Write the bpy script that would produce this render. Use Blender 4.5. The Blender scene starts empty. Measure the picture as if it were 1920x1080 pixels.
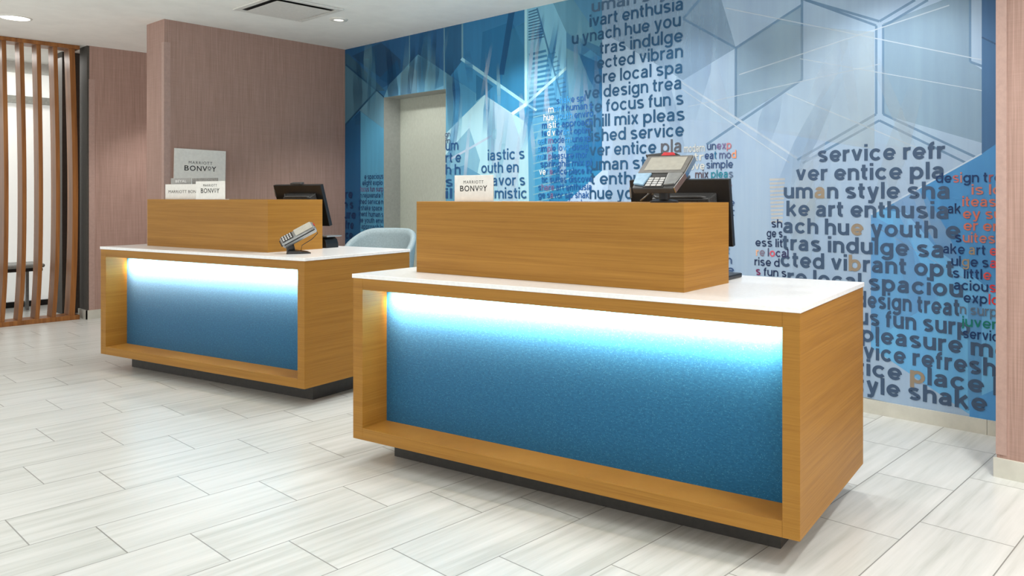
import bpy, bmesh, math, random
from mathutils import Vector, Matrix
random.seed(7)
S = bpy.context.scene
COL = S.collection
PI = math.pi
R = math.radians

# ------------------------------------------------------------------ camera
cam_d = bpy.data.cameras.new('camera')
cam = bpy.data.objects.new('camera', cam_d); COL.objects.link(cam)
F_PX, CX, CY = 1479.233, 1117.008, 365.854
cam_d.sensor_fit = 'HORIZONTAL'; cam_d.sensor_width = 36.0
cam_d.lens = F_PX / 1920 * 36.0
cam_d.shift_x = (960 - CX) / 1920
cam_d.shift_y = (CY - 540) / 1920
cam_d.clip_start = 0.05; cam_d.clip_end = 100
cam.location = (0, 0, 1.25)
cam.rotation_euler = (PI / 2, 0, 0.71804)
S.camera = cam

# ------------------------------------------------------------------ view, world, room lights
S.view_settings.view_transform = 'Standard'
S.view_settings.look = 'None'
S.view_settings.gamma = 1.0
S.view_settings.use_curve_mapping = False
S.view_settings.exposure = 0.02
w = bpy.data.worlds.new('world'); S.world = w; w.use_nodes = True
_t = w.node_tree                      # ambient for the unseen lobby, brightened below to lift the ceiling
_tc = _t.nodes.new('ShaderNodeTexCoord'); _sx = _t.nodes.new('ShaderNodeSeparateXYZ'); _rp = _t.nodes.new('ShaderNodeValToRGB'); _mr = _t.nodes.new('ShaderNodeMapRange')
_t.links.new(_tc.outputs['Generated'], _sx.inputs[0]); _t.links.new(_sx.outputs[2], _mr.inputs[0]); _mr.inputs[1].default_value = -1.0; _mr.inputs[2].default_value = 1.0
_t.links.new(_mr.outputs[0], _rp.inputs[0]); _t.links.new(_rp.outputs[0], _t.nodes['Background'].inputs[0])
_rp.color_ramp.elements[0].position = 0.35; _rp.color_ramp.elements[0].color = (1.35, 1.36, 1.33, 1)
_rp.color_ramp.elements[1].position = 0.55; _rp.color_ramp.elements[1].color = (0.86, 0.86, 0.85, 1)
w.node_tree.nodes['Background'].inputs[1].default_value = 1.15

CEIL = 2.7563          # ceiling height
BACK = 4.4463          # plane of the mural wall


def spot(name, loc, power, ang=110, blend=0.6, size=0.06, color=(1, 0.985, 0.95), aim=None):
    d = bpy.data.lights.new(name, 'SPOT'); d.energy = power; d.spot_size = R(ang); d.spot_blend = blend
    d.shadow_soft_size = size; d.color = color
    o = bpy.data.objects.new(name, d); COL.objects.link(o); o.location = loc
    if aim is not None:
        o.rotation_euler = (Vector(aim) - Vector(loc)).to_track_quat('-Z', 'Y').to_euler()
    return o


def area(name, loc, power, sx, sy, rot=(0, 0, 0), color=(1, 0.97, 0.93)):
    d = bpy.data.lights.new(name, 'AREA'); d.shape = 'RECTANGLE'; d.size = sx; d.size_y = sy; d.energy = power; d.color = color
    o = bpy.data.objects.new(name, d); COL.objects.link(o); o.location = loc; o.rotation_euler = rot
    return o


# recessed downlights of the lobby ceiling (a grid in front of the desks) and the wall washers along the mural
for x, y in ((-8.1, 1.8), (-5.6, 0.9), (-3.4, 0.9), (-1.2, 0.9), (-5.6, -1.2), (-3.4, -1.2), (-1.2, -1.2), (0.9, 0.9), (-8.1, -0.4)):
    spot('downlight_and_fill', (x, y, CEIL - 0.03), 27, ang=150, blend=0.8, size=0.12)
for x, y, pw in ((-3.0, 2.4, 75), (-4.6, 3.1, 60), (-3.6, 3.3, 60)):  # last two are added fill, bouncing off the floor to lift the ceiling
    spot('downlight_and_fill', (x, y, CEIL - 0.03), pw, ang=150, blend=0.8, size=0.12)
for x, y in ((-0.2, 2.75), (0.8, 1.9)):
    spot('downlight_and_fill', (x, y, CEIL - 0.03), 135, ang=150, blend=0.8, size=0.12)
for x, pw in ((-6.1, 62), (-4.55, 62), (-3.1, 32), (-1.65, 52)):
    spot('wall_washer', (x, 3.66, CEIL - 0.03), pw, ang=104, blend=0.5, size=0.05, aim=(x, 4.38, 0.0))
spot('wall_washer', (-8.35, 3.35, CEIL - 0.03), 75, ang=95, blend=0.6, size=0.06)
area('beyond_screen_fill', (-10.0, 1.5, 2.7), 25, 0.6, 2.4)  # unseen area light added to brighten the slat sides

# ------------------------------------------------------------------ helpers
def lin(c):
    r = []
    for v in c[:3]:
        v /= 255.0
        r.append(v / 12.92 if v <= 0.04045 else ((v + 0.055) / 1.055) ** 2.4)
    return (r[0], r[1], r[2], 1.0)


class NT:
    """small node builder"""
    def __init__(s, name):
        s.m = bpy.data.materials.new(name); s.m.use_nodes = True
        s.t = s.m.node_tree; s.b = s.t.nodes['Principled BSDF']

    def n(s, typ, **kw):
        nd = s.t.nodes.new(typ)
        for k, v in kw.items():
            setattr(nd, k, v)
        return nd

    def l(s, a, b):
        s.t.links.new(a, b)

    def math(s, op, a, b=None, c=None):
        nd = s.n('ShaderNodeMath', operation=op)
        for i, v in enumerate((a, b, c)):
            if v is None:
                continue
            if isinstance(v, (int, float)):
                nd.inputs[i].default_value = v
            else:
                s.l(v, nd.inputs[i])
        return nd.outputs[0]

    def obj(s):
        return s.n('ShaderNodeTexCoord').outputs['Object']

    def mapped(s, sc, src=None):
        mp = s.n('ShaderNodeMapping'); s.l(src or s.obj(), mp.inputs[0]); mp.inputs['Scale'].default_value = sc
        return mp.outputs[0]

    def noise(s, vec, scale=1, detail=4, rough=0.55):
        nd = s.n('ShaderNodeTexNoise'); s.l(vec, nd.inputs['Vector'])
        nd.inputs['Scale'].default_value = scale; nd.inputs['Detail'].default_value = detail; nd.inputs['Roughness'].default_value = rough
        return nd.outputs[0]

    def ramp(s, fac, stops):
        nd = s.n('ShaderNodeValToRGB'); s.l(fac, nd.inputs[0])
        e = nd.color_ramp.elements
        while len(e) < len(stops):
            e.new(0.5)
        for i, (p, c) in enumerate(stops):
            e[i].position = p; e[i].color = c if len(c) == 4 else lin(c)
        return nd.outputs[0]

    def mix(s, fac, a, b, mode='MIX'):
        nd = s.n('ShaderNodeMix', data_type='RGBA', blend_type=mode)
        for sock, v in ((nd.inputs[0], fac), (nd.inputs[6], a), (nd.inputs[7], b)):
            if isinstance(v, (int, float)):
                sock.default_value = v
            elif isinstance(v, tuple):
                sock.default_value = v
            else:
                s.l(v, sock)
        return nd.outputs[2]

    def set(s, rough=0.5, metal=0.0, spec=0.5, coat=0.0):
        s.b.inputs['Roughness'].default_value = rough; s.b.inputs['Metallic'].default_value = metal
        s.b.inputs['Specular IOR Level'].default_value = spec; s.b.inputs['Coat Weight'].default_value = coat
        return s

    def color(s, c):
        if isinstance(c, tuple):
            s.b.inputs['Base Color'].default_value = c if len(c) == 4 else lin(c)
        else:
            s.l(c, s.b.inputs['Base Color'])
        return s

    def bump(s, h, strength=0.2, dist=0.002):
        nd = s.n('ShaderNodeBump'); nd.inputs['Strength'].default_value = strength; nd.inputs['Distance'].default_value = dist
        s.l(h, nd.inputs['Height']); s.l(nd.outputs[0], s.b.inputs['Normal'])
        return s


def speckled(name, c, rough=0.5, metal=0.0, amt=0.06, scale=40, coat=0.0, spec=0.5):
    k = NT(name); n = k.noise(k.obj(), scale, 3)
    d = tuple(max(0, v * (1 - amt)) for v in c[:3]); u = tuple(min(255, v * (1 + amt)) for v in c[:3])
    k.color(k.ramp(n, [(0.3, d), (0.7, u)])); k.set(rough, metal, spec, coat)
    return k.m


def emitter(name, c, strength):
    k = NT(name); k.color(c)
    k.b.inputs['Emission Color'].default_value = lin(c); k.b.inputs['Emission Strength'].default_value = strength
    return k.m


M = {}
# honey oak veneer: fine grain running horizontally on every upright face
k = NT('oak_veneer')
f1 = k.noise(k.mapped((2.2, 2.2, 170)), 1.0, 6, 0.65)
f2 = k.noise(k.mapped((0.6, 0.6, 30)), 1.0, 3, 0.5)
k.color(k.mix(0.45, k.ramp(f1, [(0.3, (134, 90, 31)), (0.5, (160, 112, 42)), (0.72, (178, 130, 58))]),
              k.ramp(f2, [(0.3, (142, 96, 34)), (0.7, (172, 124, 52))])))
k.set(0.45, 0, 0.25, 0.0).bump(f1, 0.06, 0.001)
M['oak'] = k.m
# walnut slats of the screen
k = NT('walnut_slat')
f1 = k.noise(k.mapped((30, 30, 1.2)), 1.0, 5, 0.6)
k.color(k.ramp(f1, [(0.3, (122, 76, 38)), (0.7, (172, 114, 60))])); k.set(0.4, 0, 0.4)
M['walnut'] = k.m
# white quartz
k = NT('white_quartz')
f1 = k.noise(k.obj(), 60, 4)
k.color(k.ramp(f1, [(0.35, (240, 240, 239)), (0.65, (247, 247, 246))])); k.set(0.2, 0, 0.5)
M['quartz'] = k.m
# textured blue glass
k = NT('blue_textured_glass')
f1 = k.noise(k.mapped((60, 60, 160)), 1.0, 3, 0.6)
vo = k.n('ShaderNodeTexVoronoi'); k.l(k.obj(), vo.inputs['Vector']); vo.inputs['Scale'].default_value = 260
sc_ = k.n('ShaderNodeSeparateColor'); k.l(vo.outputs['Color'], sc_.inputs[0])
spark = k.math('MULTIPLY', k.math('LESS_THAN', vo.outputs['Distance'], 0.32), k.math('GREATER_THAN', sc_.outputs[0], 0.82))  # glints painted as pale dots in the glass colour
base = k.ramp(f1, [(0.3, (22, 84, 122)), (0.7, (32, 102, 142))])
k.color(k.mix(k.math('MULTIPLY', spark, 0.28), base, lin((120, 205, 230)))); k.set(0.5, 0, 0.12, 0.0)
k.b.inputs['Sheen Weight'].default_value = 0.2; k.b.inputs['Sheen Roughness'].default_value = 0.5
k.bump(f1, 0.25, 0.002)
M['blue_glass'] = k.m
M['plinth'] = speckled('dark_plinth_laminate', (62, 60, 56), 0.5)
M['led'] = emitter('led_diffuser', (255, 230, 205), 16.0)
# pink woven wallcovering
def fabric(name, a, b):
    k = NT(name)
    f1 = k.noise(k.mapped((220, 220, 3)), 1.0, 3, 0.6)
    f2 = k.noise(k.mapped((5, 5, 160)), 1.0, 3, 0.6)
    f = k.math('ADD', k.math('MULTIPLY', f1, 0.82), k.math('MULTIPLY', f2, 0.18))
    k.color(k.ramp(f, [(0.36, a), (0.64, b)])); k.set(0.75, 0, 0.25).bump(f, 0.25, 0.001)
    return k.m
M['pink'] = fabric('rose_wallcovering', (160, 131, 120), (184, 153, 142))
M['pink_trim'] = speckled('rose_corner_guard', (180, 151, 141), 0.5, amt=0.03)
M['grey_paint'] = speckled('charcoal_paint', (74, 72, 68), 0.6, amt=0.04)
M['reveal'] = speckled('grey_reveal_paint', (160, 164, 160), 0.6, amt=0.03)
k = NT('door_textured_finish')
f1 = k.noise(k.mapped((90, 90, 30)), 1.0, 4, 0.65)
k.color(k.ramp(f1, [(0.35, (180, 186, 174)), (0.65, (190, 196, 184))])); k.set(0.55, 0, 0.3)
M['door'] = k.m
M['ceiling'] = speckled('ceiling_paint', (248, 248, 244), 0.8, amt=0.015, scale=6)
M['plaster'] = speckled('white_plaster', (220, 220, 216), 0.8, amt=0.02)
M['base_tile'] = speckled('baseboard_tile', (206, 205, 194), 0.35, amt=0.03, scale=12)
M['black'] = speckled('black_plastic', (22, 22, 23), 0.38, amt=0.15)
M['black_mesh'] = None
M['darkgrey'] = speckled('dark_grey_plastic', (66, 66, 66), 0.4)
M['silver'] = speckled('silver_plastic', (156, 158, 158), 0.28, 0.65, amt=0.05)
M['chrome'] = speckled('chrome', (205, 206, 208), 0.12, 1.0, amt=0.03)
M['bezel'] = speckled('grey_bezel', (112, 110, 106), 0.4)
M['screen_off'] = speckled('display_glass', (176, 173, 162), 0.2, amt=0.03)
M['key'] = speckled('keypad_grey', (190, 190, 188), 0.4)
M['red'] = speckled('red_plastic', (190, 30, 40), 0.35)
M['card'] = speckled('white_card', (238, 236, 230), 0.45, amt=0.02)
M['greycard'] = speckled('grey_card', (168, 166, 162), 0.5, amt=0.04)
M['darkcard'] = speckled('patterned_grey_card', (138, 136, 132), 0.5, amt=0.22, scale=160)
M['ink'] = speckled('black_ink', (40, 38, 36), 0.6)
M['white_ink'] = speckled('white_ink', (236, 236, 234), 0.6)
M['chair'] = speckled('pale_blue_grey_upholstery', (158, 176, 182), 0.6, amt=0.05, scale=90)
M['chair_shell'] = speckled('grey_chair_shell', (96, 102, 110), 0.5)
M['white_metal'] = speckled('white_enamel', (224, 223, 218), 0.45, amt=0.02)
M['void'] = speckled('dark_vent_slot', (26, 25, 24), 0.7)
M['lamp'] = emitter('downlight_lens', (255, 250, 240), 4.0)
M['frosted'] = emitter('frosted_lit_window', (232, 234, 230), 0.5)
M['mullion'] = speckled('grey_mullion', (150, 152, 146), 0.5)
M['bench'] = speckled('grey_bench_fabric', (150, 152, 150), 0.7)
k = NT('vented_black_plastic')
v = k.n('ShaderNodeTexVoronoi'); k.l(k.mapped((260, 260, 260)), v.inputs['Vector']); v.inputs['Scale'].default_value = 1.0
k.color(k.ramp(v.outputs[0], [(0.2, (12, 12, 12)), (0.6, (58, 58, 58))])); k.set(0.4)
M['black_mesh'] = k.m

# floor: long porcelain planks laid in a one-third offset, streaks along the plank
k = NT('porcelain_planks')
sep = k.n('ShaderNodeSeparateXYZ'); k.l(k.n('ShaderNodeNewGeometry').outputs['Position'], sep.inputs[0])
X, Y = sep.outputs[0], sep.outputs[1]
TW, TL, GR = 0.332, 0.627, 0.0044
uc = k.math('DIVIDE', k.math('ADD', X, 3.377 + TW * 60), TW)
kc = k.math('FLOOR', uc); fu = k.math('FRACT', uc)
vc = k.math('DIVIDE', k.math('SUBTRACT', k.math('ADD', Y, -1.0 + TL * 60), k.math('MULTIPLY', k.math('SUBTRACT', kc, 60), TL / 3)), TL)
kv = k.math('FLOOR', vc); fv = k.math('FRACT', vc)
du = k.math('MULTIPLY', k.math('MINIMUM', fu, k.math('SUBTRACT', 1.0, fu)), TW)
dv = k.math('MULTIPLY', k.math('MINIMUM', fv, k.math('SUBTRACT', 1.0, fv)), TL)
grout = k.math('LESS_THAN', k.math('MINIMUM', du, dv), GR / 2)
wn = k.n('ShaderNodeTexWhiteNoise', noise_dimensions='2D')
cmb = k.n('ShaderNodeCombineXYZ'); k.l(kc, cmb.inputs[0]); k.l(kv, cmb.inputs[1]); k.l(cmb.outputs[0], wn.inputs['Vector'])
rnd = wn.outputs['Value']
cv = k.n('ShaderNodeCombineXYZ')
k.l(k.math('MULTIPLY', X, 26.0), cv.inputs[0]); k.l(k.math('MULTIPLY', Y, 1.3), cv.inputs[1]); k.l(k.math('MULTIPLY', rnd, 40.0), cv.inputs[2])
streak = k.noise(cv.outputs[0], 1.0, 5, 0.6)
tone = k.math('ADD', streak, k.math('MULTIPLY', k.math('SUBTRACT', rnd, 0.5), 0.10))
plank = k.ramp(tone, [(0.28, (188, 191, 185)), (0.5, (208, 210, 206)), (0.74, (220, 221, 218))])
k.color(k.mix(grout, plank, lin((136, 137, 132))))
k.set(0.30, 0, 0.45)
M['floor'] = k.m

# the print of the mural: colour of every shape comes with the shape, brushed streaks over it
def print_mat(name, streaks, glaze=True):
    k = NT(name)
    a = k.n('ShaderNodeAttribute'); a.attribute_name = 'Col'
    c = a.outputs['Color']
    if streaks:
        f = k.noise(k.mapped((16, 1, 1.1)), 1.0, 5, 0.62)
        f2 = k.noise(k.mapped((2.2, 1, 1.6)), 1.0, 3, 0.5)
        c = k.mix(0.16, c, k.ramp(f, [(0.32, (150, 150, 150)), (0.70, (226, 226, 226))]), 'OVERLAY')
        c = k.mix(0.12, c, k.ramp(f2, [(0.3, (160, 160, 160)), (0.7, (216, 216, 216))]), 'OVERLAY')
    k.color(c); k.set(0.5, 0, 0.3)
    if not glaze:
        return k.m
    tr = k.n('ShaderNodeBsdfTransparent'); mx = k.n('ShaderNodeMixShader')
    k.l(a.outputs['Alpha'], mx.inputs[0]); k.l(tr.outputs[0], mx.inputs[1]); k.l(k.b.outputs[0], mx.inputs[2])
    k.l(mx.outputs[0], k.t.nodes['Material Output'].inputs[0])
    return k.m
M['print'] = print_mat('mural_print', True)
M['print_text'] = print_mat('mural_lettering', False, False)


class MB:
    def __init__(s):
        s.v = []; s.f = []; s.mi = []; s.cur = 0

    def add(s, vs, fs):
        b = len(s.v); s.v += [tuple(p) for p in vs]
        for f in fs:
            s.f.append(tuple(b + i for i in f)); s.mi.append(s.cur)

    def box(s, x0, y0, z0, x1, y1, z1):
        s.add([(x0, y0, z0), (x1, y0, z0), (x1, y1, z0), (x0, y1, z0), (x0, y0, z1), (x1, y0, z1), (x1, y1, z1), (x0, y1, z1)],
              [(0, 3, 2, 1), (4, 5, 6, 7), (0, 1, 5, 4), (1, 2, 6, 5), (2, 3, 7, 6), (3, 0, 4, 7)])
        return s

    def prism(s, poly, z0, z1):
        """poly: list of (x, y) counter-clockwise, extruded along z"""
        n = len(poly)
        s.add([(x, y, z0) for x, y in poly] + [(x, y, z1) for x, y in poly],
              [tuple(range(n - 1, -1, -1)), tuple(range(n, 2 * n))] + [(i, (i + 1) % n, n + (i + 1) % n, n + i) for i in range(n)])
        return s

    def extrude(s, poly3, vec):
        """planar polygon of 3D points swept along vec"""
        n = len(poly3); v = Vector(vec)
        s.add([tuple(p) for p in poly3] + [tuple(Vector(p) + v) for p in poly3],
              [tuple(range(n - 1, -1, -1)), tuple(range(n, 2 * n))] + [(i, (i + 1) % n, n + (i + 1) % n, n + i) for i in range(n)])
        return s

    def cyl(s, c, r0, r1, z0, z1, n=32):
        a = [(c[0] + r0 * math.cos(2 * PI * i / n), c[1] + r0 * math.sin(2 * PI * i / n), z0) for i in range(n)]
        b = [(c[0] + r1 * math.cos(2 * PI * i / n), c[1] + r1 * math.sin(2 * PI * i / n), z1) for i in range(n)]
        s.add(a + b, [tuple(range(n - 1, -1, -1)), tuple(range(n, 2 * n))] + [(i, (i + 1) % n, n + (i + 1) % n, n + i) for i in range(n)])
        return s

    def lathe(s, c, prof, n=40):
        vs = []; fs = []
        for r, z in prof:
            vs += [(c[0] + r * math.cos(2 * PI * i / n), c[1] + r * math.sin(2 * PI * i / n), z) for i in range(n)]
        for j in range(len(prof) - 1):
            for i in range(n):
                fs.append((j * n + i, j * n + (i + 1) % n, (j + 1) * n + (i + 1) % n, (j + 1) * n + i))
        fs.append(tuple(range(n - 1, -1, -1))); fs.append(tuple(range((len(prof) - 1) * n, len(prof) * n)))
        s.add(vs, fs)
        return s

    def tube(s, pts, r, n=10):
        pts = [Vector(p) for p in pts]; rings = []
        up = Vector((0, 0, 1))
        for i, p in enumerate(pts):
            t = (pts[min(i + 1, len(pts) - 1)] - pts[max(i - 1, 0)]).normalized()
            a = t.cross(up if abs(t.z) < 0.95 else Vector((1, 0, 0))).normalized(); b = t.cross(a)
            rings.append([p + a * r * math.cos(2 * PI * j / n) + b * r * math.sin(2 * PI * j / n) for j in range(n)])
        vs = [v for ring in rings for v in ring]; fs = []
        for i in range(len(rings) - 1):
            for j in range(n):
                fs.append((i * n + j, i * n + (j + 1) % n, (i + 1) * n + (j + 1) % n, (i + 1) * n + j))
        fs.append(tuple(range(n - 1, -1, -1))); fs.append(tuple(range((len(rings) - 1) * n, len(rings) * n)))
        s.add(vs, fs)
        return s

    def build(s, name, mat, parent=None, bevel=0.0, smooth=False, seg=2):
        me = bpy.data.meshes.new(name); me.from_pydata(s.v, [], s.f)
        for m in (mat if isinstance(mat, (list, tuple)) else [mat]):
            me.materials.append(m)
        for p, i in zip(me.polygons, s.mi):
            p.material_index = i; p.use_smooth = smooth
        bm = bmesh.new(); bm.from_mesh(me); bmesh.ops.recalc_face_normals(bm, faces=bm.faces); bm.to_mesh(me); bm.free()
        o = bpy.data.objects.new(name, me); COL.objects.link(o)
        if parent is not None:
            o.parent = parent
        if bevel:
            md = o.modifiers.new('bevel', 'BEVEL'); md.width = bevel; md.segments = seg; md.limit_method = 'ANGLE'; md.angle_limit = R(40)
        return o


def tag(o, label=None, cat=None, group=None, kind=None):
    if label: o['label'] = label
    if cat: o['category'] = cat
    if group: o['group'] = group
    if kind: o['kind'] = kind
    return o


def empty(name, loc, rz=0.0, rot=None):
    o = bpy.data.objects.new(name, None); COL.objects.link(o); o.location = loc; o.empty_display_size = 0.1
    o.rotation_euler = rot if rot is not None else (0, 0, rz)
    return o


def struct(o, label=None):
    o['kind'] = 'structure'
    if label: o['label'] = label
    return o


# ---- writing: the outline of a string as flat mesh data, x from 0, baseline at 0
_dg = None
def glyphs(text, bold=0.0, track=1.0):
    cu = bpy.data.curves.new('writing', 'FONT'); cu.body = text; cu.size = 1.0; cu.offset = bold; cu.space_character = track
    cu.resolution_u = 4; cu.fill_mode = 'FRONT'
    ob = bpy.data.objects.new('writing', cu); COL.objects.link(ob)
    bpy.context.view_layer.update()
    dg = bpy.context.evaluated_depsgraph_get()
    me = ob.evaluated_get(dg).to_mesh()
    vs = [(v.co.x, v.co.y) for v in me.vertices]; fs = [tuple(p.vertices) for p in me.polygons]
    ob.evaluated_get(dg).to_mesh_clear()
    bpy.data.objects.remove(ob); bpy.data.curves.remove(cu)
    return vs, fs
XH = max(y for x, y in glyphs('x')[0])          # x-height of the font at size 1
CH = max(y for x, y in glyphs('H')[0])          # cap height


# upright grotesque letters of the mural, drawn as constant strokes: x-height 1, stroke w
def arc(cx, cy, rx, ry, a0, a1, n=18):
    return [(cx + rx * math.cos(R(a0 + (a1 - a0) * i / n)), cy + ry * math.sin(R(a0 + (a1 - a0) * i / n))) for i in range(n + 1)]


def letter(c, w):
    h = w / 2; A = 1.38; D = -0.38; t = w * 0.86 / 2                     # t: half weight of horizontal strokes
    oc, orx, ory = 0.54, 0.54 - h, 0.51 - t
    O = arc(oc, 0.5, orx, ory, 0, 360, 32)
    n_arch = lambda x0, x1: arc((x0 + x1) / 2, 0.60, (x1 - x0) / 2, 0.41 - t, 180, 0) + [(x1, 0)]
    st = lambda x, y0, y1: [(x, y0), (x, y1)]
    if c == 'a':
        s = [arc(0.47, 0.70, 0.47 - h - 0.04, 0.31 - t, 168, 0) + [(0.90 - h, 0.16), (0.93 - h, 0.0)],
             [(0.90 - h, 0.60), (0.66, 0.565), (0.40, 0.525)] + arc(0.36, 0.28 , 0.36 - h, 0.245, 90, 180, 8) + arc(0.36, 0.25, 0.36 - h, 0.26 - t, 180, 270, 8) + arc(0.42, 0.36, 0.48 - h, 0.37 - t, 270, 350, 8)]
        return s, 0.98
    if c == 'b': return [O, st(h, 0, A)], 1.10
    if c == 'c': return [arc(oc, 0.5, orx, ory, 38, 322, 26)], 1.02
    if c == 'd': return [O, st(1.08 - h, 0, A)], 1.10
    if c == 'e': return [arc(oc, 0.5, orx, ory, -2, 322, 30), [(h, 0.47), (1.08 - h, 0.47)]], 1.06
    if c == 'f': return [[(0.22, 0), (0.22, 1.0)] + arc(0.52, 1.02, 0.30, 0.36 - t, 180, 92, 10), [(0, 1 - t), (0.52, 1 - t)]], 0.56
    if c == 'g': return [O, [(1.08 - h, 1.0), (1.08 - h, -0.05)] + arc(0.56, -0.06, 0.52 - h, 0.35 - t, 0, -160, 16)], 1.10
    if c == 'h': return [st(h, 0, A), n_arch(h, 1.0 - h)], 1.0
    if c == 'i': return [st(h, 0, 1), st(h, 1.17, A + 0.02)], w
    if c == 'j': return [[(h + 0.1, 1), (h + 0.1, -0.1)] + arc(h - 0.06, -0.12, 0.16, 0.25 - t, 0, -80, 8), st(h + 0.1, 1.14, A)], w + 0.1
    if c == 'k': return [st(h, 0, A), [(h, 0.36), (0.84, 1.0)], [(0.40, 0.62), (0.88, 0.0)]], 1.0
    if c == 'l': return [st(h, 0, A)], w
    if c == 'm': return [st(h, 0, 1), n_arch(h, 0.80 - h * 0.3), n_arch(0.80 - h * 0.3, 1.60 - h)], 1.60
    if c == 'n': return [st(h, 0, 1), n_arch(h, 1.0 - h)], 1.0
    if c == 'o': return [O], 1.08
    if c == 'p': return [O, st(h, D, 1)], 1.10
    if c == 'r': return [st(h, 0, 1), arc(0.56, 0.58, 0.56 - h, 0.43 - t, 180, 82, 12)], 0.62
    if c == 's':
        r = 0.255 - t * 0.5; cx = 0.48; rx = 0.46 - h
        return [arc(cx, 0.745, rx, 0.265 - t, 28, 180, 12) + arc(cx - 0.02, 0.70, rx - 0.02, 0.16, 190, 255, 6) + arc(cx + 0.02, 0.30, rx - 0.02, 0.16, 75, 10, 6) + arc(cx, 0.255, rx, 0.265 - t, 0, -155, 12)], 0.96
    if c == 't': return [[(0.24, 1.28), (0.24, 0.28)] + arc(0.50, 0.26, 0.26, 0.26 - t, 180, 275, 10), [(0, 1 - t), (0.56, 1 - t)]], 0.60
    if c == 'u': return [[(x, 1 - y) for x, y in [(1.0 - q, v) for q, v in n_arch(h, 1.0 - h)]], st(1.0 - h, 0, 1)], 1.0
    if c == 'v': return [[(h * 1.0, 1), (0.5, 0.06)], [(1.0 - h, 1), (0.5, 0.06)]], 1.0
    if c == 'x': return [[(h, 1), (0.94 - h, 0)], [(0.94 - h, 1), (h, 0)]], 0.94
    if c == 'y': return [[(h, 1), (0.50, 0.02)], [(1.0 - h, 1), (0.46, -0.22)] + [(0.38, -0.32 + t * 0.3), (0.26, D + t), (0.10, D + t)]], 1.0
    return [], 0.30


def ribbon(pts, w):
    """constant-width stroke with square ends"""
    vs = []; n = len(pts)
    for i, p in enumerate(pts):
        a = pts[max(i - 1, 0)]; b = pts[min(i + 1, n - 1)]
        if i in (0, n - 1) and math.dist(pts[0], pts[-1]) < 1e-6: a, b = pts[-2], pts[1]
        dx, dy = b[0] - a[0], b[1] - a[1]; L = math.hypot(dx, dy) or 1
        # horizontal strokes a little thinner than stems
        k = w / 2 * (1 - 0.14 * abs(dx / L))
        vs += [(p[0] - dy / L * k, p[1] + dx / L * k), (p[0] + dy / L * k, p[1] - dx / L * k)]
    return vs, [(2 * i, 2 * i + 1, 2 * i + 3, 2 * i + 2) for i in range(n - 1)]


def set_line(text, x0, x1, z, xh, w, tints=None):
    """one line of mural text between x0 and x1; returns [(points, faces, tint or None)] per letter"""
    gap = 0.155
    pen = 0.0; out = []
    for i, ch in enumerate(text):
        strokes, adv = letter(ch, w)
        if strokes:
            vs = []; fs = []
            for si, s in enumerate(strokes):
                v, f = ribbon(s, w); b = len(vs); vs += [(pen + p[0], p[1], si) for p in v]; fs += [tuple(b + q for q in ff) for ff in f]
            out.append((vs, fs, (tints or {}).get(i)))
        pen += adv + gap
    a = min(p[0] for v, f, t in out for p in v); b = max(p[0] for v, f, t in out for p in v)
    return [([(x0 + (p[0] - a) / (b - a) * (x1 - x0), z + p[1] * xh, p[2]) for p in v], f, t) for v, f, t in out]


def fit(text, x0, x1, z, size, bold=0.0, track=1.0):
    """string fitted between x0 and x1, baseline z, nominal size -> list of (x, z), faces"""
    vs, fs = glyphs(text, bold, track)
    a = min(v[0] for v in vs); b = max(v[0] for v in vs)
    return [(x0 + (v[0] - a) / (b - a) * (x1 - x0), z + v[1] * size) for v in vs], fs


# ================================================================== the setting
struct(MB().box(-13, -1.5, -0.1, 2.0, 7, 0).build('floor', M['floor']))
struct(MB().box(-13, -1.5, CEIL, 2.0, 7, CEIL + 0.1).build('ceiling', M['ceiling']))

DX0, DX1, DZ = -6.636, -5.67, 2.204
m = MB()
m.box(-7.7, BACK, 0, DX0, BACK + 0.2, CEIL); m.box(DX1, BACK, 0, 0.6, BACK + 0.2, CEIL); m.box(DX0, BACK, DZ, DX1, BACK + 0.2, CEIL)
struct(m.build('wall_back', M['reveal']))
m = MB(); m.box(DX0 - 0.3, BACK + 0.19, 0, DX1 + 0.3, BACK + 0.25, DZ + 0.3)
struct(m.build('door_1', M['door']))

# pink wall block beside the mural, with its corner guard and base
m = MB(); m.prism([(-7.335, BACK + 0.05), (-7.72, BACK + 0.05), (-7.581, 2.642), (-7.213, 2.652)], 0, CEIL)
struct(m.build('wall_left', M['pink']))
m = MB(); m.prism([(-7.209, 2.648), (-7.2125, 2.70), (-7.2165, 2.70), (-7.2125, 2.652), (-7.26, 2.6505), (-7.26, 2.6465)], 0.08, 2.56)
struct(m.build('trim_1', M['pink_trim']))
m = MB(); m.prism([(-7.325, BACK), (-7.335, BACK), (-7.215, 2.652), (-7.581, 2.642), (-7.581, 2.63), (-7.203, 2.64)], 0, 0.08)
struct(m.build('baseboard_left', M['base_tile']))
# pink wall farther back and its charcoal end
struct(MB().box(-9.29, 2.632, 0, -9.08, 7, CEIL).build('wall_far', M['pink']))
m = MB(); m.box(-9.31, 2.612, 0, -9.085, 2.632, CEIL); struct(m.build('trim_2', M['grey_paint']))
m = MB(); m.box(-9.084, 2.628, 0.09, -9.076, 2.68, 2.42); struct(m.build('trim_3', M['pink_trim']))
m = MB(); m.box(-9.32, 2.60, 0, -9.068, 2.612, 0.09); m.box(-9.08, 2.60, 0, -9.068, 7, 0.09); struct(m.build('baseboard_far', M['base_tile']))
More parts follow.
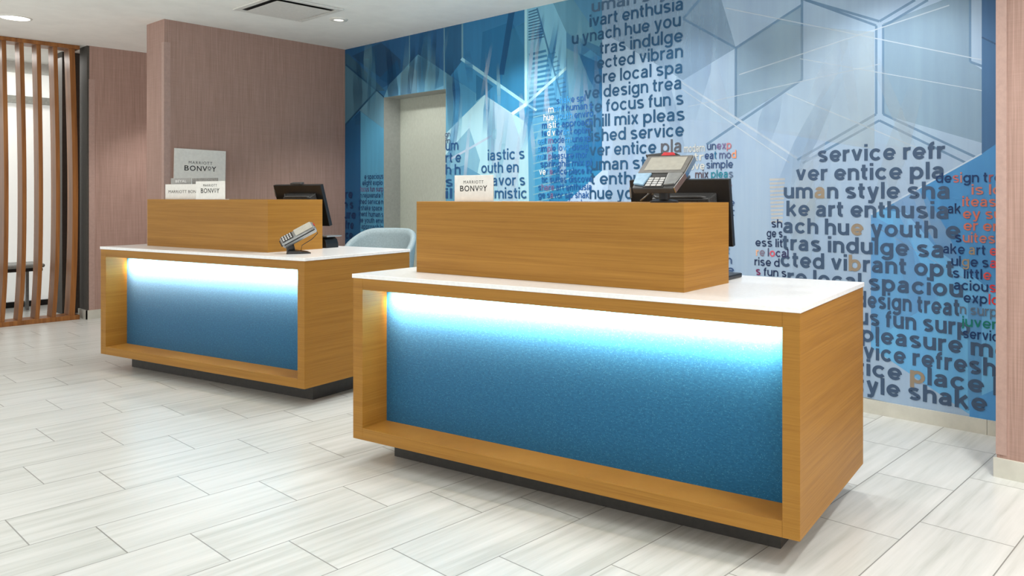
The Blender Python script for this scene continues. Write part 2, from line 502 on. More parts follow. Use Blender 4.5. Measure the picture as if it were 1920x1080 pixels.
# pink wall at the right edge
struct(MB().box(-0.965, 3.815, 0, 0.6, BACK, CEIL).build('wall_right', M['pink']))
m = MB(); m.box(-0.968, 3.811, 0.1, -0.924, 3.815, CEIL); struct(m.build('trim_4', M['pink_trim']))
m = MB(); m.box(-0.976, 3.802, 0, 0.6, 3.815, 0.085); struct(m.build('baseboard_right', M['base_tile']))
m = MB(); m.box(DX1, BACK - 0.011, 0, -1.17, BACK, 0.078); m.box(-1.168, BACK - 0.011, 0, -0.9, BACK, 0.078); m.box(-7.33, BACK - 0.011, 0, DX0, BACK, 0.078)
struct(m.build('baseboard_back', M['base_tile']))
# the room beyond the slatted screen
struct(MB().box(-10.85, -1.5, 0, -10.75, 4.2, CEIL).build('wall_beyond', M['plaster']))
struct(MB().box(-10.75, 4.1, 0, -9.3, 4.2, CEIL).build('wall_end', M['grey_paint']))
f = struct(MB().box(-10.72, 0.3, 0.06, -10.70, 4.0, 2.62).build('window_1', M['frosted']))
m = MB(); m.box(-10.70, 0.3, 2.28, -10.64, 4.0, 2.36); m.build('mullion', M['mullion'], f)
m = MB(); m.box(-10.70, 0.3, 0.0, -10.64, 4.0, 0.06); m.build('bottom_rail', M['black'], f)
struct(MB().box(-9.86, 2.55, 0, -9.66, 2.72, CEIL).build('wall_pier', M['grey_paint']))

# ================================================================== the mural
TEXT = [
    ('right', 0.1104, [
        ('service refr', -2.111, -1.381, 1.448),
        ('ver entice pla', -2.254, -1.387, 1.338),
        ('uman style sha', -2.336, -1.357, 1.23),
        ('ke art enthusia', -2.318, -1.362, 1.122),
        ('ach hue youth e', -2.34, -1.302, 1.016),
        ('tras indulge sa', -2.344, -1.387, 0.911),
        ('cted vibrant opt', -2.358, -1.337, 0.808),
        ('re local spaciou', -2.311, -1.289, 0.705),
        ('e design treat', -1.951, -1.308, 0.604),
        ('cus fun surp', -1.931, -1.254, 0.504),
        ('pleasure mo', -1.845, -1.059, 0.406),
        ('service refresh', -2.023, -1.127, 0.308),
        ('entice place li', -2.047, -1.084, 0.212),
        ('style shake s', -1.948, -1.059, 0.117),
    ]),
    ('center', 0.1077, [
        ('uman styl', -3.922, -3.176, 2.621),
        ('ivart enthusia', -3.943, -3.092, 2.514),
        ('u ynach hue you', -4.124, -3.11, 2.406),
        ('tras indulge', -3.842, -3.092, 2.298),
        ('ected vibran', -3.868, -3.092, 2.191),
        ('ore local spa', -3.895, -3.096, 2.083),
        ('ve design trea', -3.992, -3.105, 1.975),
        ('te focus fun s', -3.943, -3.088, 1.868),
        ('ghill mix pleas', -3.992, -3.079, 1.76),
        ('lished service', -3.954, -3.083, 1.652),
        ('ver entice pla', -3.943, -3.105, 1.544),
        ('uman style s', -3.932, -3.101, 1.437),
        ('t enthusia', -3.932, -3.254, 1.329),
        ('hue youth', -3.943, -3.323, 1.221),
    ]),
    ('small', 0.0613, [
        ('shake spl', -4.289, -3.986, 1.962),
        ('ment human s', -4.376, -3.911, 1.901),
        ('hue youth enviro', -4.43, -3.906, 1.839),
        ('mistic approach', -4.448, -3.911, 1.778),
        ('ted vibrant optim', -4.454, -3.932, 1.717),
        ('eat modern unexp', -4.496, -3.932, 1.656),
        ('simple love desig', -4.496, -3.954, 1.594),
        ('mix pleasure mor', -4.502, -3.965, 1.533),
        ('springhill mix pl', -4.466, -3.922, 1.472),
        ('ver entice place liv', -4.478, -3.916, 1.411),
        ('tic suites discove', -4.454, -3.916, 1.349),
        ('share art enthusia', -4.49, -3.922, 1.288),
        ('ge savor sip shak', -4.49, -3.948, 1.227),
        ('enviro modern hue', -4.478, -3.922, 1.165),
    ]),
    ('left', 0.1075, [
        ('iastic s', -5.1, -4.649, 1.544),
        ('outh en', -5.183, -4.718, 1.437),
        ('nt savor s', -5.288, -4.643, 1.329),
        ('optimistic', -5.274, -4.624, 1.222),
    ]),
    ('door', 0.1072, [
        ('um', -5.67, -5.49, 1.649),
        ('rt e', -5.67, -5.453, 1.541),
        ('h h', -5.67, -5.461, 1.434),
        ('s l', -5.67, -5.475, 1.327),
        ('ilt', -5.67, -5.468, 1.22),
    ]),
    ('tiny', 0.058, [
        ('gn', -5.678, -5.602, 1.771),
        ('m', -5.67, -5.602, 1.713),
    ]),
    ('farsmall', 0.0625, [
        ('e spacious', -6.968, -6.642, 1.41),
        ('elight explo', -7.006, -6.651, 1.348),
        ('focus fun surp', -7.045, -6.642, 1.285),
        ('n rejuvenate f', -7.045, -6.651, 1.223),
        ('shed service n', -7.074, -6.642, 1.16),
        ('e shake space', -7.084, -6.66, 1.098),
        ('ment human s', -7.074, -6.642, 1.035),
        ('ue youth envi', -7.064, -6.642, 0.973),
        ('approach lo', -7.025, -6.642, 0.91),
    ]),
    ('farbig', 0.1048, [
        ('re', -7.322, -7.182, 1.217),
        ('n s', -7.353, -7.172, 1.112),
        ('ure', -7.353, -7.123, 1.007),
        ('fre', -7.322, -7.162, 0.902),
        ('ce', -7.322, -7.182, 0.798),
    ]),
    ('mid', 0.0624, [
        ('unexp', -2.898, -2.71, 1.551),
        ('eat mod', -2.915, -2.674, 1.489),
        ('simple', -2.903, -2.698, 1.427),
        ('mix pleas', -2.992, -2.698, 1.364),
        ('design s', -2.966, -2.706, 1.302),
        ('e suite', -2.924, -2.686, 1.177),
        ('art', -2.84, -2.686, 1.115),
        ('ours', -2.84, -2.702, 1.052),
        ('vibrant', -2.945, -2.722, 0.865),
        ('e fun', -2.882, -2.706, 0.803),
        ('elite', -2.882, -2.69, 0.74),
    ]),
    ('midleft', 0.0611, [
        ('sh', -2.421, -2.347, 1.048),
        ('ge s', -2.454, -2.344, 0.987),
        ('ess lit', -2.534, -2.344, 0.926),
        ('re local', -2.53, -2.304, 0.865),
        ('rise d', -2.541, -2.365, 0.804),
        ('s fun s', -2.53, -2.318, 0.743),
    ]),
    ('rightsmall', 0.0635, [
        ('design tre', -1.428, -1.097, 1.317),
        ('is lo', -1.246, -1.097, 1.253),
        ('iteas', -1.292, -1.127, 1.19),
        ('ey su', -1.289, -1.097, 1.126),
        ('er en', -1.286, -1.102, 1.063),
        ('suites', -1.329, -1.132, 0.999),
        ('ake art e', -1.39, -1.122, 0.936),
        ('ulge sa', -1.348, -1.125, 0.872),
        ('s little', -1.34, -1.15, 0.808),
        ('acious', -1.335, -1.127, 0.745),
        ('explo', -1.286, -1.112, 0.681),
        ('n surp', -1.305, -1.122, 0.618),
        ('juven', -1.294, -1.109, 0.554),
        ('servic', -1.289, -1.117, 0.491),
    ]),
    ('pale', 0.0624, [
        ('modern', -3.083, -2.915, 1.541),
        ('tr', -3.0, -2.924, 1.482),
        ('love', -3.052, -2.915, 1.421),
    ]),
    ('ak', 0.0635, [
        ('ak', -1.367, -1.3, 1.152),
    ]),
]
SHAPES = [
    ((98, 168, 200), 1, [(-7.829, 2.72), (-3.277, 2.835), (-3.277, 0.23), (-7.829, 0.135)]),
    ((48, 113, 160), 1, [(-7.404, 2.95), (-6.282, 2.898), (-6.282, 0.673), (-7.404, 0.616)]),
    ((58, 120, 167), 1, [(-7.404, 2.838), (-7.045, 2.901), (-7.045, 0.634), (-7.404, 0.616)]),
    ((84, 155, 190), 1, [(-7.045, 2.097), (-6.633, 1.896), (-6.633, 0.655), (-7.045, 0.634)]),
    ((35, 97, 146), 0.6, [(-7.404, 1.933), (-7.045, 2.107), (-7.045, 0.634), (-7.404, 0.616)]),
    ((34, 92, 138), 1, [(-7.404, 2.783), (-5.432, 2.822), (-5.432, 2.213), (-6.081, 2.561), (-6.543, 2.325), (-6.761, 2.277), (-7.404, 2.616)]),
    ((70, 118, 146), 0.7, [(-7.404, 2.699), (-7.282, 2.713), (-6.615, 2.27), (-6.761, 2.277), (-7.282, 2.581), (-7.404, 2.655)]),
    ((78, 124, 147), 1, [(-7.404, 2.655), (-7.282, 2.581), (-6.761, 2.288), (-7.074, 2.115), (-7.404, 1.949)]),
    ((98, 147, 170), 1, [(-7.074, 2.115), (-6.761, 2.282), (-6.633, 2.209), (-6.633, 1.896)]),
    ((28, 76, 114), 1, [(-7.202, 2.676), (-6.678, 2.746), (-6.359, 2.543), (-6.359, 2.41), (-6.543, 2.325)]),
    ((16, 82, 126), 1, [(-6.715, 2.399), (-6.411, 2.543), (-6.359, 2.41), (-6.543, 2.325)]),
    ((20, 74, 107), 1, [(-7.332, 2.596), (-6.77, 2.282), (-6.752, 2.293), (-7.313, 2.607)]),
    ((20, 74, 107), 1, [(-6.771, 2.294), (-7.374, 1.964), (-7.352, 1.952), (-6.75, 2.281)]),
    ((20, 74, 107), 1, [(-6.767, 2.284), (-6.621, 2.193), (-6.609, 2.2), (-6.754, 2.291)]),
    ((102, 160, 190), 1, [(-6.076, 2.558), (-5.693, 2.362), (-5.693, 2.132), (-6.633, 2.115), (-6.633, 2.209), (-6.543, 2.325)]),
    ((140, 189, 210), 0.75, [(-6.359, 2.41), (-6.214, 2.476), (-6.098, 2.409), (-6.098, 2.125), (-6.359, 2.145)]),
    ((84, 149, 186), 0.8, [(-6.081, 2.551), (-5.693, 2.362), (-5.693, 2.237), (-6.065, 2.172)]),
    ((40, 103, 147), 0.8, [(-5.693, 2.822), (-5.432, 2.831), (-5.432, 2.213), (-5.693, 2.343)]),
    ((74, 149, 190), 1, [(-5.693, 2.362), (-5.26, 2.124), (-5.26, 2.013), (-5.624, 1.85), (-5.693, 1.854)]),
    ((118, 183, 210), 0.6, [(-5.693, 2.362), (-5.564, 2.292), (-5.564, 1.846), (-5.693, 1.806)]),
    ((44, 118, 165), 1, [(-5.439, 2.846), (-4.631, 2.84), (-4.631, 1.989), (-5.439, 2.434)]),
    ((40, 124, 175), 0.7, [(-5.169, 2.645), (-4.801, 2.683), (-4.631, 2.399), (-4.631, 1.989), (-5.203, 2.307)]),
    ((64, 149, 194), 0.45, [(-4.866, 2.604), (-4.631, 2.659), (-4.631, 1.989), (-4.932, 2.168)]),
    ((20, 88, 138), 0.7, [(-4.834, 2.799), (-4.757, 2.8), (-4.899, 2.253), (-4.965, 2.26)]),
    ((58, 139, 186), 1, [(-5.439, 2.434), (-4.631, 1.989), (-4.801, 1.918), (-5.148, 2.105), (-5.253, 2.059), (-5.253, 2.123), (-5.602, 2.314)]),
    ((48, 130, 178), 0.6, [(-5.253, 2.289), (-5.032, 2.168), (-5.148, 2.105), (-5.253, 2.059)]),
    ((166, 212, 227), 1, [(-5.145, 2.105), (-4.668, 1.857), (-4.6, 1.792), (-4.6, 1.103), (-5.67, 1.087), (-5.67, 1.804)]),
    ((196, 220, 242), 0.45, [(-5.032, 2.042), (-4.801, 1.918), (-4.706, 1.711), (-4.738, 1.101), (-4.932, 1.098), (-5.066, 1.593)]),
    ((132, 191, 219), 0.6, [(-5.67, 1.613), (-5.345, 1.834), (-5.203, 1.551), (-5.345, 1.092), (-5.67, 1.087)]),
    ((104, 174, 213), 0.5, [(-5.67, 1.469), (-5.417, 1.511), (-5.169, 1.414), (-5.169, 1.094), (-5.67, 1.087)]),
    ((196, 216, 238), 0.7, [(-5.617, 1.555), (-4.992, 1.762), (-5.005, 1.778), (-5.632, 1.572)]),
    ((150, 206, 221), 0.5, [(-5.45, 2.871), (-5.45, 2.435), (-5.428, 2.433), (-5.428, 2.868)]),
    ((150, 206, 225), 1, [(-5.466, 2.44), (-4.641, 1.979), (-4.62, 1.998), (-5.441, 2.46)]),
    ((164, 216, 229), 1, [(-4.652, 2.857), (-4.652, 1.99), (-4.621, 1.988), (-4.621, 2.852)]),
    ((196, 222, 242), 1, [(-4.79, 1.907), (-4.62, 1.977), (-4.641, 2.0), (-4.813, 1.93)]),
    ((58, 147, 192), 1, [(-4.631, 1.963), (-4.55, 1.92), (-4.668, 1.861), (-4.746, 1.903)]),
    ((160, 214, 227), 0.4, [(-5.701, 2.814), (-5.701, 1.854), (-5.685, 1.853), (-5.685, 2.812)]),
    ((130, 189, 210), 0.4, [(-6.223, 2.759), (-6.223, 2.467), (-6.206, 2.465), (-6.206, 2.756)]),
    ((120, 181, 208), 1, [(-4.618, 2.851), (-4.186, 2.883), (-4.186, 2.223), (-4.254, 2.022), (-4.6, 1.792), (-4.618, 1.988)]),
    ((82, 153, 194), 1, [(-4.618, 1.988), (-4.186, 2.239), (-3.821, 2.304), (-3.821, 1.174), (-4.6, 1.167)]),
    ((70, 160, 206), 0.85, [(-4.55, 1.704), (-4.312, 1.839), (-3.821, 1.907), (-3.821, 1.174), (-4.55, 1.168)]),
    ((52, 145, 198), 0.6, [(-4.37, 1.527), (-3.821, 1.749), (-3.821, 1.392), (-4.225, 1.171), (-4.37, 1.169)]),
    ((96, 168, 208), 0.8, [(-4.6, 1.814), (-4.532, 1.81), (-4.532, 1.168), (-4.6, 1.167)]),
    ((52, 109, 147), 0.75, [(-4.603, 2.723), (-4.493, 2.732), (-4.498, 2.742), (-4.608, 2.734)]),
    ((52, 109, 147), 0.75, [(-4.604, 2.701), (-4.487, 2.709), (-4.491, 2.719), (-4.608, 2.711)]),
    ((52, 109, 147), 0.75, [(-4.604, 2.678), (-4.48, 2.686), (-4.485, 2.696), (-4.608, 2.689)]),
    ((52, 109, 147), 0.75, [(-4.604, 2.656), (-4.474, 2.663), (-4.478, 2.673), (-4.608, 2.666)]),
    ((52, 109, 147), 0.75, [(-4.604, 2.633), (-4.467, 2.639), (-4.471, 2.65), (-4.608, 2.644)]),
    ((52, 109, 147), 0.75, [(-4.604, 2.611), (-4.461, 2.616), (-4.464, 2.627), (-4.608, 2.622)]),
    ((52, 109, 147), 0.75, [(-4.604, 2.589), (-4.454, 2.593), (-4.458, 2.604), (-4.608, 2.599)]),
    ((52, 109, 147), 0.75, [(-4.604, 2.566), (-4.448, 2.57), (-4.451, 2.581), (-4.608, 2.577)]),
    ((52, 109, 147), 0.75, [(-4.604, 2.544), (-4.441, 2.547), (-4.444, 2.558), (-4.607, 2.554)]),
    ((52, 109, 147), 0.75, [(-4.604, 2.521), (-4.435, 2.525), (-4.438, 2.535), (-4.607, 2.532)]),
    ((52, 109, 147), 0.75, [(-4.604, 2.499), (-4.428, 2.502), (-4.431, 2.512), (-4.607, 2.509)]),
    ((58, 128, 173), 0.8, [(-4.596, 2.373), (-4.403, 2.384), (-4.409, 2.404), (-4.603, 2.393)]),
    ((58, 128, 173), 0.8, [(-4.596, 2.334), (-4.392, 2.345), (-4.398, 2.364), (-4.603, 2.354)]),
    ((58, 128, 173), 0.8, [(-4.597, 2.295), (-4.38, 2.306), (-4.386, 2.325), (-4.603, 2.315)]),
    ((58, 128, 173), 0.8, [(-4.597, 2.256), (-4.369, 2.266), (-4.375, 2.286), (-4.603, 2.276)]),
    ((58, 128, 173), 0.8, [(-4.597, 2.218), (-4.358, 2.227), (-4.364, 2.247), (-4.602, 2.238)]),
    ((58, 128, 173), 0.8, [(-4.597, 2.179), (-4.347, 2.188), (-4.352, 2.208), (-4.602, 2.199)]),
    ((58, 128, 173), 0.8, [(-4.597, 2.14), (-4.336, 2.15), (-4.341, 2.169), (-4.602, 2.16)]),
    ((58, 128, 173), 0.8, [(-4.597, 2.101), (-4.325, 2.111), (-4.33, 2.13), (-4.602, 2.121)]),
    ((58, 128, 173), 0.8, [(-4.597, 2.062), (-4.314, 2.072), (-4.319, 2.092), (-4.602, 2.082)]),
    ((58, 128, 173), 0.8, [(-4.597, 2.024), (-4.303, 2.034), (-4.308, 2.053), (-4.602, 2.044)]),
    ((58, 128, 173), 0.8, [(-4.597, 1.985), (-4.292, 1.995), (-4.297, 2.014), (-4.602, 2.005)]),
    ((58, 128, 173), 0.8, [(-4.598, 1.946), (-4.281, 1.957), (-4.285, 1.976), (-4.602, 1.966)]),
    ((58, 128, 173), 0.8, [(-4.598, 1.907), (-4.271, 1.918), (-4.274, 1.938), (-4.602, 1.927)]),
    ((58, 128, 173), 0.8, [(-4.598, 1.869), (-4.26, 1.88), (-4.263, 1.899), (-4.602, 1.888)]),
    ((92, 155, 188), 0.6, [(-4.368, 2.354), (-4.298, 2.362), (-4.303, 2.375), (-4.373, 2.366)]),
    ((92, 155, 188), 0.6, [(-4.355, 2.319), (-4.283, 2.327), (-4.288, 2.34), (-4.36, 2.331)]),
    ((92, 155, 188), 0.6, [(-4.342, 2.284), (-4.268, 2.292), (-4.273, 2.305), (-4.347, 2.296)]),
    ((92, 155, 188), 0.6, [(-4.329, 2.249), (-4.253, 2.257), (-4.258, 2.27), (-4.334, 2.261)]),
    ((92, 155, 188), 0.6, [(-4.316, 2.214), (-4.238, 2.222), (-4.243, 2.235), (-4.321, 2.226)]),
    ((92, 155, 188), 0.6, [(-4.304, 2.179), (-4.223, 2.188), (-4.228, 2.2), (-4.308, 2.192)]),
    ((92, 155, 188), 0.6, [(-4.291, 2.145), (-4.208, 2.153), (-4.213, 2.166), (-4.296, 2.157)]),
    ((92, 155, 188), 0.6, [(-4.278, 2.11), (-4.194, 2.119), (-4.198, 2.131), (-4.283, 2.122)]),
    ((92, 155, 188), 0.6, [(-4.266, 2.076), (-4.179, 2.084), (-4.183, 2.097), (-4.27, 2.088)]),
    ((92, 155, 188), 0.6, [(-4.253, 2.041), (-4.164, 2.05), (-4.169, 2.062), (-4.257, 2.054)]),
    ((66, 126, 165), 0.8, [(-4.517, 2.747), (-4.251, 2.02), (-4.234, 2.022), (-4.499, 2.748)]),
    ((176, 223, 231), 0.9, [(-4.62, 1.98), (-4.165, 2.23), (-4.184, 2.247), (-4.641, 1.997)]),
    ((176, 223, 231), 0.9, [(-4.637, 1.982), (-4.52, 1.922), (-4.507, 1.935), (-4.624, 1.995)]),
    ((150, 210, 227), 0.55, [(-4.549, 1.871), (-4.111, 1.916), (-4.114, 1.925), (-4.552, 1.88)]),
    ((150, 210, 227), 0.55, [(-4.549, 1.809), (-4.111, 1.857), (-4.114, 1.866), (-4.552, 1.818)]),
    ((150, 210, 227), 0.55, [(-4.549, 1.746), (-4.111, 1.797), (-4.114, 1.806), (-4.552, 1.756)]),
    ((150, 210, 227), 0.55, [(-4.549, 1.684), (-4.111, 1.738), (-4.114, 1.747), (-4.552, 1.694)]),
    ((150, 210, 227), 0.55, [(-4.549, 1.622), (-4.111, 1.679), (-4.114, 1.688), (-4.552, 1.631)]),
    ((150, 210, 227), 0.55, [(-4.549, 1.56), (-4.111, 1.619), (-4.114, 1.628), (-4.552, 1.569)]),
    ((150, 210, 227), 0.55, [(-4.549, 1.498), (-4.111, 1.56), (-4.114, 1.569), (-4.552, 1.507)]),
    ((150, 210, 227), 0.55, [(-4.549, 1.436), (-4.111, 1.501), (-4.114, 1.51), (-4.552, 1.445)]),
    ((150, 210, 227), 0.55, [(-4.549, 1.373), (-4.111, 1.441), (-4.114, 1.45), (-4.552, 1.383)]),
    ((150, 210, 227), 0.55, [(-4.549, 1.311), (-4.111, 1.382), (-4.114, 1.391), (-4.552, 1.32)]),
    ((150, 210, 227), 0.55, [(-4.549, 1.249), (-4.111, 1.323), (-4.114, 1.332), (-4.552, 1.258)]),
    ((150, 210, 227), 0.55, [(-4.549, 1.187), (-4.111, 1.263), (-4.114, 1.272), (-4.552, 1.196)]),
    ((72, 130, 165), 1, [(-4.186, 2.883), (-3.821, 2.898), (-3.821, 2.391), (-4.186, 2.239)]),
    ((110, 170, 196), 0.55, [(-4.37, 2.831), (-4.186, 2.842), (-3.821, 2.391), (-3.821, 2.264), (-4.186, 2.512)]),
    ((130, 189, 210), 0.6, [(-4.186, 2.388), (-3.975, 2.282), (-3.821, 1.947), (-3.821, 1.67), (-4.186, 1.934)]),
    ((48, 120, 171), 0.7, [(-4.057, 2.332), (-3.821, 2.224), (-3.821, 1.947), (-3.948, 2.118)]),
    ((156, 182, 208), 1, [(-3.821, 2.938), (-1.097, 2.972), (-1.097, 0.055), (-3.821, 0.164)]),
    ((172, 198, 226), 0.8, [(-3.821, 1.907), (-1.097, 1.431), (-1.097, 0.055), (-3.821, 0.164)]),
    ((176, 202, 230), 1, [(-4.225, 1.171), (-3.821, 1.432), (-3.764, 1.431), (-3.764, 1.037), (-4.312, 1.024)]),
    ((134, 166, 192), 0.45, [(-3.821, 2.938), (-2.924, 2.946), (-2.678, 2.203), (-3.092, 2.035), (-3.821, 2.462)]),
    ((150, 182, 204), 0.45, [(-2.678, 2.203), (-2.215, 2.409), (-2.215, 1.955), (-2.682, 1.737)]),
    ((144, 176, 198), 0.5, [(-1.717, 2.224), (-1.254, 2.339), (-1.254, 1.955), (-1.197, 1.909), (-1.197, 1.524), (-1.717, 1.707)]),
    ((112, 150, 184), 0.6, [(-3.097, 2.447), (-2.682, 2.197), (-2.674, 2.209), (-3.087, 2.46)]),
    ((112, 150, 184), 0.6, [(-2.673, 2.196), (-2.211, 2.403), (-2.219, 2.416), (-2.683, 2.21)]),
    ((112, 150, 184), 0.6, [(-2.687, 2.204), (-2.688, 1.744), (-2.67, 1.743), (-2.669, 2.202)]),
    ((112, 150, 184), 0.6, [(-2.223, 2.537), (-2.223, 1.955), (-2.207, 1.954), (-2.207, 2.535)]),
    ((112, 150, 184), 0.6, [(-2.219, 1.961), (-2.908, 1.594), (-2.897, 1.58), (-2.21, 1.948)]),
    ((112, 150, 184), 0.6, [(-3.084, 2.447), (-2.916, 2.583), (-2.931, 2.596), (-3.099, 2.46)]),
    ((112, 150, 184), 0.6, [(-1.764, 2.219), (-1.764, 1.713), (-1.75, 1.712), (-1.75, 2.217)]),
    ((112, 150, 184), 0.6, [(-1.724, 2.219), (-1.724, 1.71), (-1.711, 1.709), (-1.711, 2.217)]),
    ((112, 150, 184), 0.6, [(-1.755, 2.224), (-2.191, 2.442), (-2.197, 2.429), (-1.76, 2.212)]),
    ((112, 150, 184), 0.6, [(-1.735, 2.233), (-1.536, 2.322), (-1.543, 2.335), (-1.742, 2.246)]),
    ((112, 150, 184), 0.6, [(-2.214, 2.438), (-1.741, 2.233), (-1.737, 2.246), (-2.209, 2.451)]),
    ((112, 150, 184), 0.6, [(-1.714, 2.2), (-1.467, 2.311), (-1.474, 2.324), (-1.721, 2.213)]),
    ((112, 150, 184), 0.6, [(-1.761, 1.719), (-2.251, 1.471), (-2.243, 1.458), (-1.754, 1.706)]),
    ((112, 150, 184), 0.6, [(-1.742, 1.681), (-2.215, 1.451), (-2.208, 1.438), (-1.736, 1.669)]),
    ((112, 150, 184), 0.6, [(-1.72, 1.704), (-1.199, 1.428), (-1.194, 1.44), (-1.715, 1.716)]),
    ((112, 150, 184), 0.6, [(-1.742, 1.669), (-1.199, 1.373), (-1.194, 1.384), (-1.736, 1.681)]),
    ((112, 150, 184), 0.6, [(-1.26, 2.368), (-1.26, 1.956), (-1.248, 1.954), (-1.248, 2.366)]),
    ((112, 150, 184), 0.6, [(-1.256, 1.949), (-1.124, 1.885), (-1.12, 1.896), (-1.252, 1.961)]),
    ((214, 230, 244), 0.55, [(-3.114, 2.021), (-2.251, 1.469), (-2.243, 1.48), (-3.105, 2.032)]),
    ((214, 230, 244), 0.55, [(-3.112, 1.976), (-2.302, 1.447), (-2.298, 1.453), (-3.107, 1.982)]),
    ((214, 230, 244), 0.55, [(-2.759, 2.471), (-1.123, 1.932), (-1.122, 1.937), (-2.757, 2.478)]),
    ((214, 230, 244), 0.55, [(-2.653, 2.024), (-1.358, 2.268), (-1.36, 2.274), (-2.655, 2.031)]),
    ((214, 230, 244), 0.55, [(-2.323, 1.876), (-1.483, 1.487), (-1.481, 1.492), (-2.32, 1.882)]),
    ((214, 230, 244), 0.55, [(-3.052, 1.848), (-1.735, 1.994), (-1.736, 1.999), (-3.053, 1.853)]),
    ((214, 230, 244), 0.55, [(-2.229, 2.08), (-1.197, 1.796), (-1.196, 1.8), (-2.228, 2.085)]),
    ((70, 112, 156), 0.85, [(-1.197, 2.441), (-1.097, 2.449), (-1.097, 1.156), (-1.197, 1.434)]),
    ((60, 100, 142), 0.6, [(-1.198, 2.074), (-1.124, 2.025), (-1.12, 2.032), (-1.195, 2.081)]),
    ((104, 172, 222), 1, [(-1.204, 1.462), (-1.097, 1.536), (-1.097, 0.055), (-1.265, 0.094), (-1.788, 0.378), (-1.788, 1.139)]),
    ((84, 156, 214), 0.55, [(-1.204, 1.462), (-1.097, 1.536), (-1.097, 0.716), (-1.414, 0.949), (-1.586, 1.149), (-1.736, 1.171)]),
    ((122, 178, 224), 0.4, [(-1.788, 1.139), (-1.586, 1.03), (-1.414, 0.688), (-1.788, 0.411)]),
    ((104, 166, 216), 0.5, [(-1.265, 0.701), (-1.197, 0.707), (-1.197, 0.148), (-1.265, 0.108)]),
    ((80, 148, 208), 1, [(-1.257, 0.16), (-1.097, 0.265), (-1.097, 0.055), (-1.257, 0.025)]),
    ((206, 226, 244), 0.8, [(-1.783, 1.135), (-1.195, 1.464), (-1.198, 1.471), (-1.788, 1.143)]),
    ((156, 198, 232), 0.35, [(-1.787, 1.081), (-1.124, 0.711), (-1.12, 0.717), (-1.783, 1.088)]),
    ((222, 218, 208), 0.55, [(-2.435, 1.34), (-2.329, 1.342), (-2.329, 1.355), (-2.436, 1.354)]),
    ((222, 218, 208), 0.55, [(-2.434, 1.315), (-2.33, 1.318), (-2.331, 1.332), (-2.435, 1.329)]),
    ((222, 218, 208), 0.55, [(-2.433, 1.291), (-2.332, 1.294), (-2.332, 1.308), (-2.434, 1.305)]),
    ((222, 218, 208), 0.55, [(-2.432, 1.267), (-2.333, 1.27), (-2.334, 1.284), (-2.432, 1.281)]),
    ((222, 218, 208), 0.55, [(-2.431, 1.243), (-2.335, 1.247), (-2.335, 1.26), (-2.431, 1.257)]),
    ((222, 218, 208), 0.55, [(-2.43, 1.219), (-2.336, 1.223), (-2.337, 1.237), (-2.43, 1.233)]),
    ((222, 218, 208), 0.55, [(-2.429, 1.195), (-2.337, 1.199), (-2.338, 1.213), (-2.429, 1.209)]),
    ((222, 218, 208), 0.55, [(-2.427, 1.171), (-2.339, 1.175), (-2.339, 1.189), (-2.428, 1.185)]),
    ((222, 218, 208), 0.55, [(-2.426, 1.147), (-2.34, 1.151), (-2.341, 1.165), (-2.427, 1.161)]),
    ((222, 218, 208), 0.55, [(-2.425, 1.123), (-2.342, 1.128), (-2.342, 1.141), (-2.426, 1.137)]),
    ((222, 218, 208), 0.55, [(-2.424, 1.099), (-2.343, 1.104), (-2.344, 1.118), (-2.425, 1.113)]),
    ((222, 218, 208), 0.55, [(-2.423, 1.075), (-2.345, 1.08), (-2.345, 1.094), (-2.424, 1.089)]),
    ((60, 147, 200), [0, 0, 0.4619598355487644, 0.4619598355487644], [(-5.11, 2.21), (-5.065, 2.206), (-5.08, 1.979), (-5.156, 1.985)]),
    ((60, 147, 200), [0, 0, 0.4619598355487644, 0.4619598355487644], [(-5.171, 1.756), (-5.126, 1.754), (-5.08, 1.979), (-5.156, 1.985)]),
    ((206, 228, 246), [0, 0, 0.5427615079460361, 0.5427615079460361], [(-4.015, 2.232), (-3.983, 2.229), (-3.952, 1.983), (-4.004, 1.987)]),
    ((206, 228, 246), [0, 0, 0.5427615079460361, 0.5427615079460361], [(-3.972, 1.742), (-3.941, 1.74), (-3.952, 1.983), (-4.004, 1.987)]),
    ((206, 228, 246), [0, 0, 0.5094381496705216, 0.5094381496705216], [(-4.713, 2.086), (-4.674, 2.082), (-4.649, 1.914), (-4.714, 1.919)]),
    ((206, 228, 246), [0, 0, 0.5094381496705216, 0.5094381496705216], [(-4.689, 1.75), (-4.65, 1.749), (-4.649, 1.914), (-4.714, 1.919)]),
    ((60, 147, 200), [0, 0, 0.5382496789316426, 0.5382496789316426], [(-4.308, 2.637), (-4.262, 2.63), (-4.312, 2.337), (-4.39, 2.347)]),
    ((60, 147, 200), [0, 0, 0.5382496789316426, 0.5382496789316426], [(-4.442, 2.048), (-4.394, 2.044), (-4.312, 2.337), (-4.39, 2.347)]),
    ((24, 109, 171), [0, 0, 0.38823719140026036, 0.38823719140026036], [(-5.085, 2.159), (-5.024, 2.154), (-5.007, 1.79), (-5.109, 1.796)]),
    ((24, 109, 171), [0, 0, 0.38823719140026036, 0.38823719140026036], [(-5.093, 1.43), (-5.031, 1.429), (-5.007, 1.79), (-5.109, 1.796)]),
    ((150, 210, 231), [0, 0, 0.32594542943159804, 0.32594542943159804], [(-4.095, 2.263), (-4.076, 2.261), (-4.128, 1.933), (-4.159, 1.935)]),
    ((150, 210, 231), [0, 0, 0.32594542943159804, 0.32594542943159804], [(-4.212, 1.602), (-4.193, 1.601), (-4.128, 1.933), (-4.159, 1.935)]),
    ((150, 200, 238), [0, 0, 0.4509079573513468, 0.4509079573513468], [(-3.887, 2.248), (-3.843, 2.243), (-3.856, 1.988), (-3.93, 1.994)]),
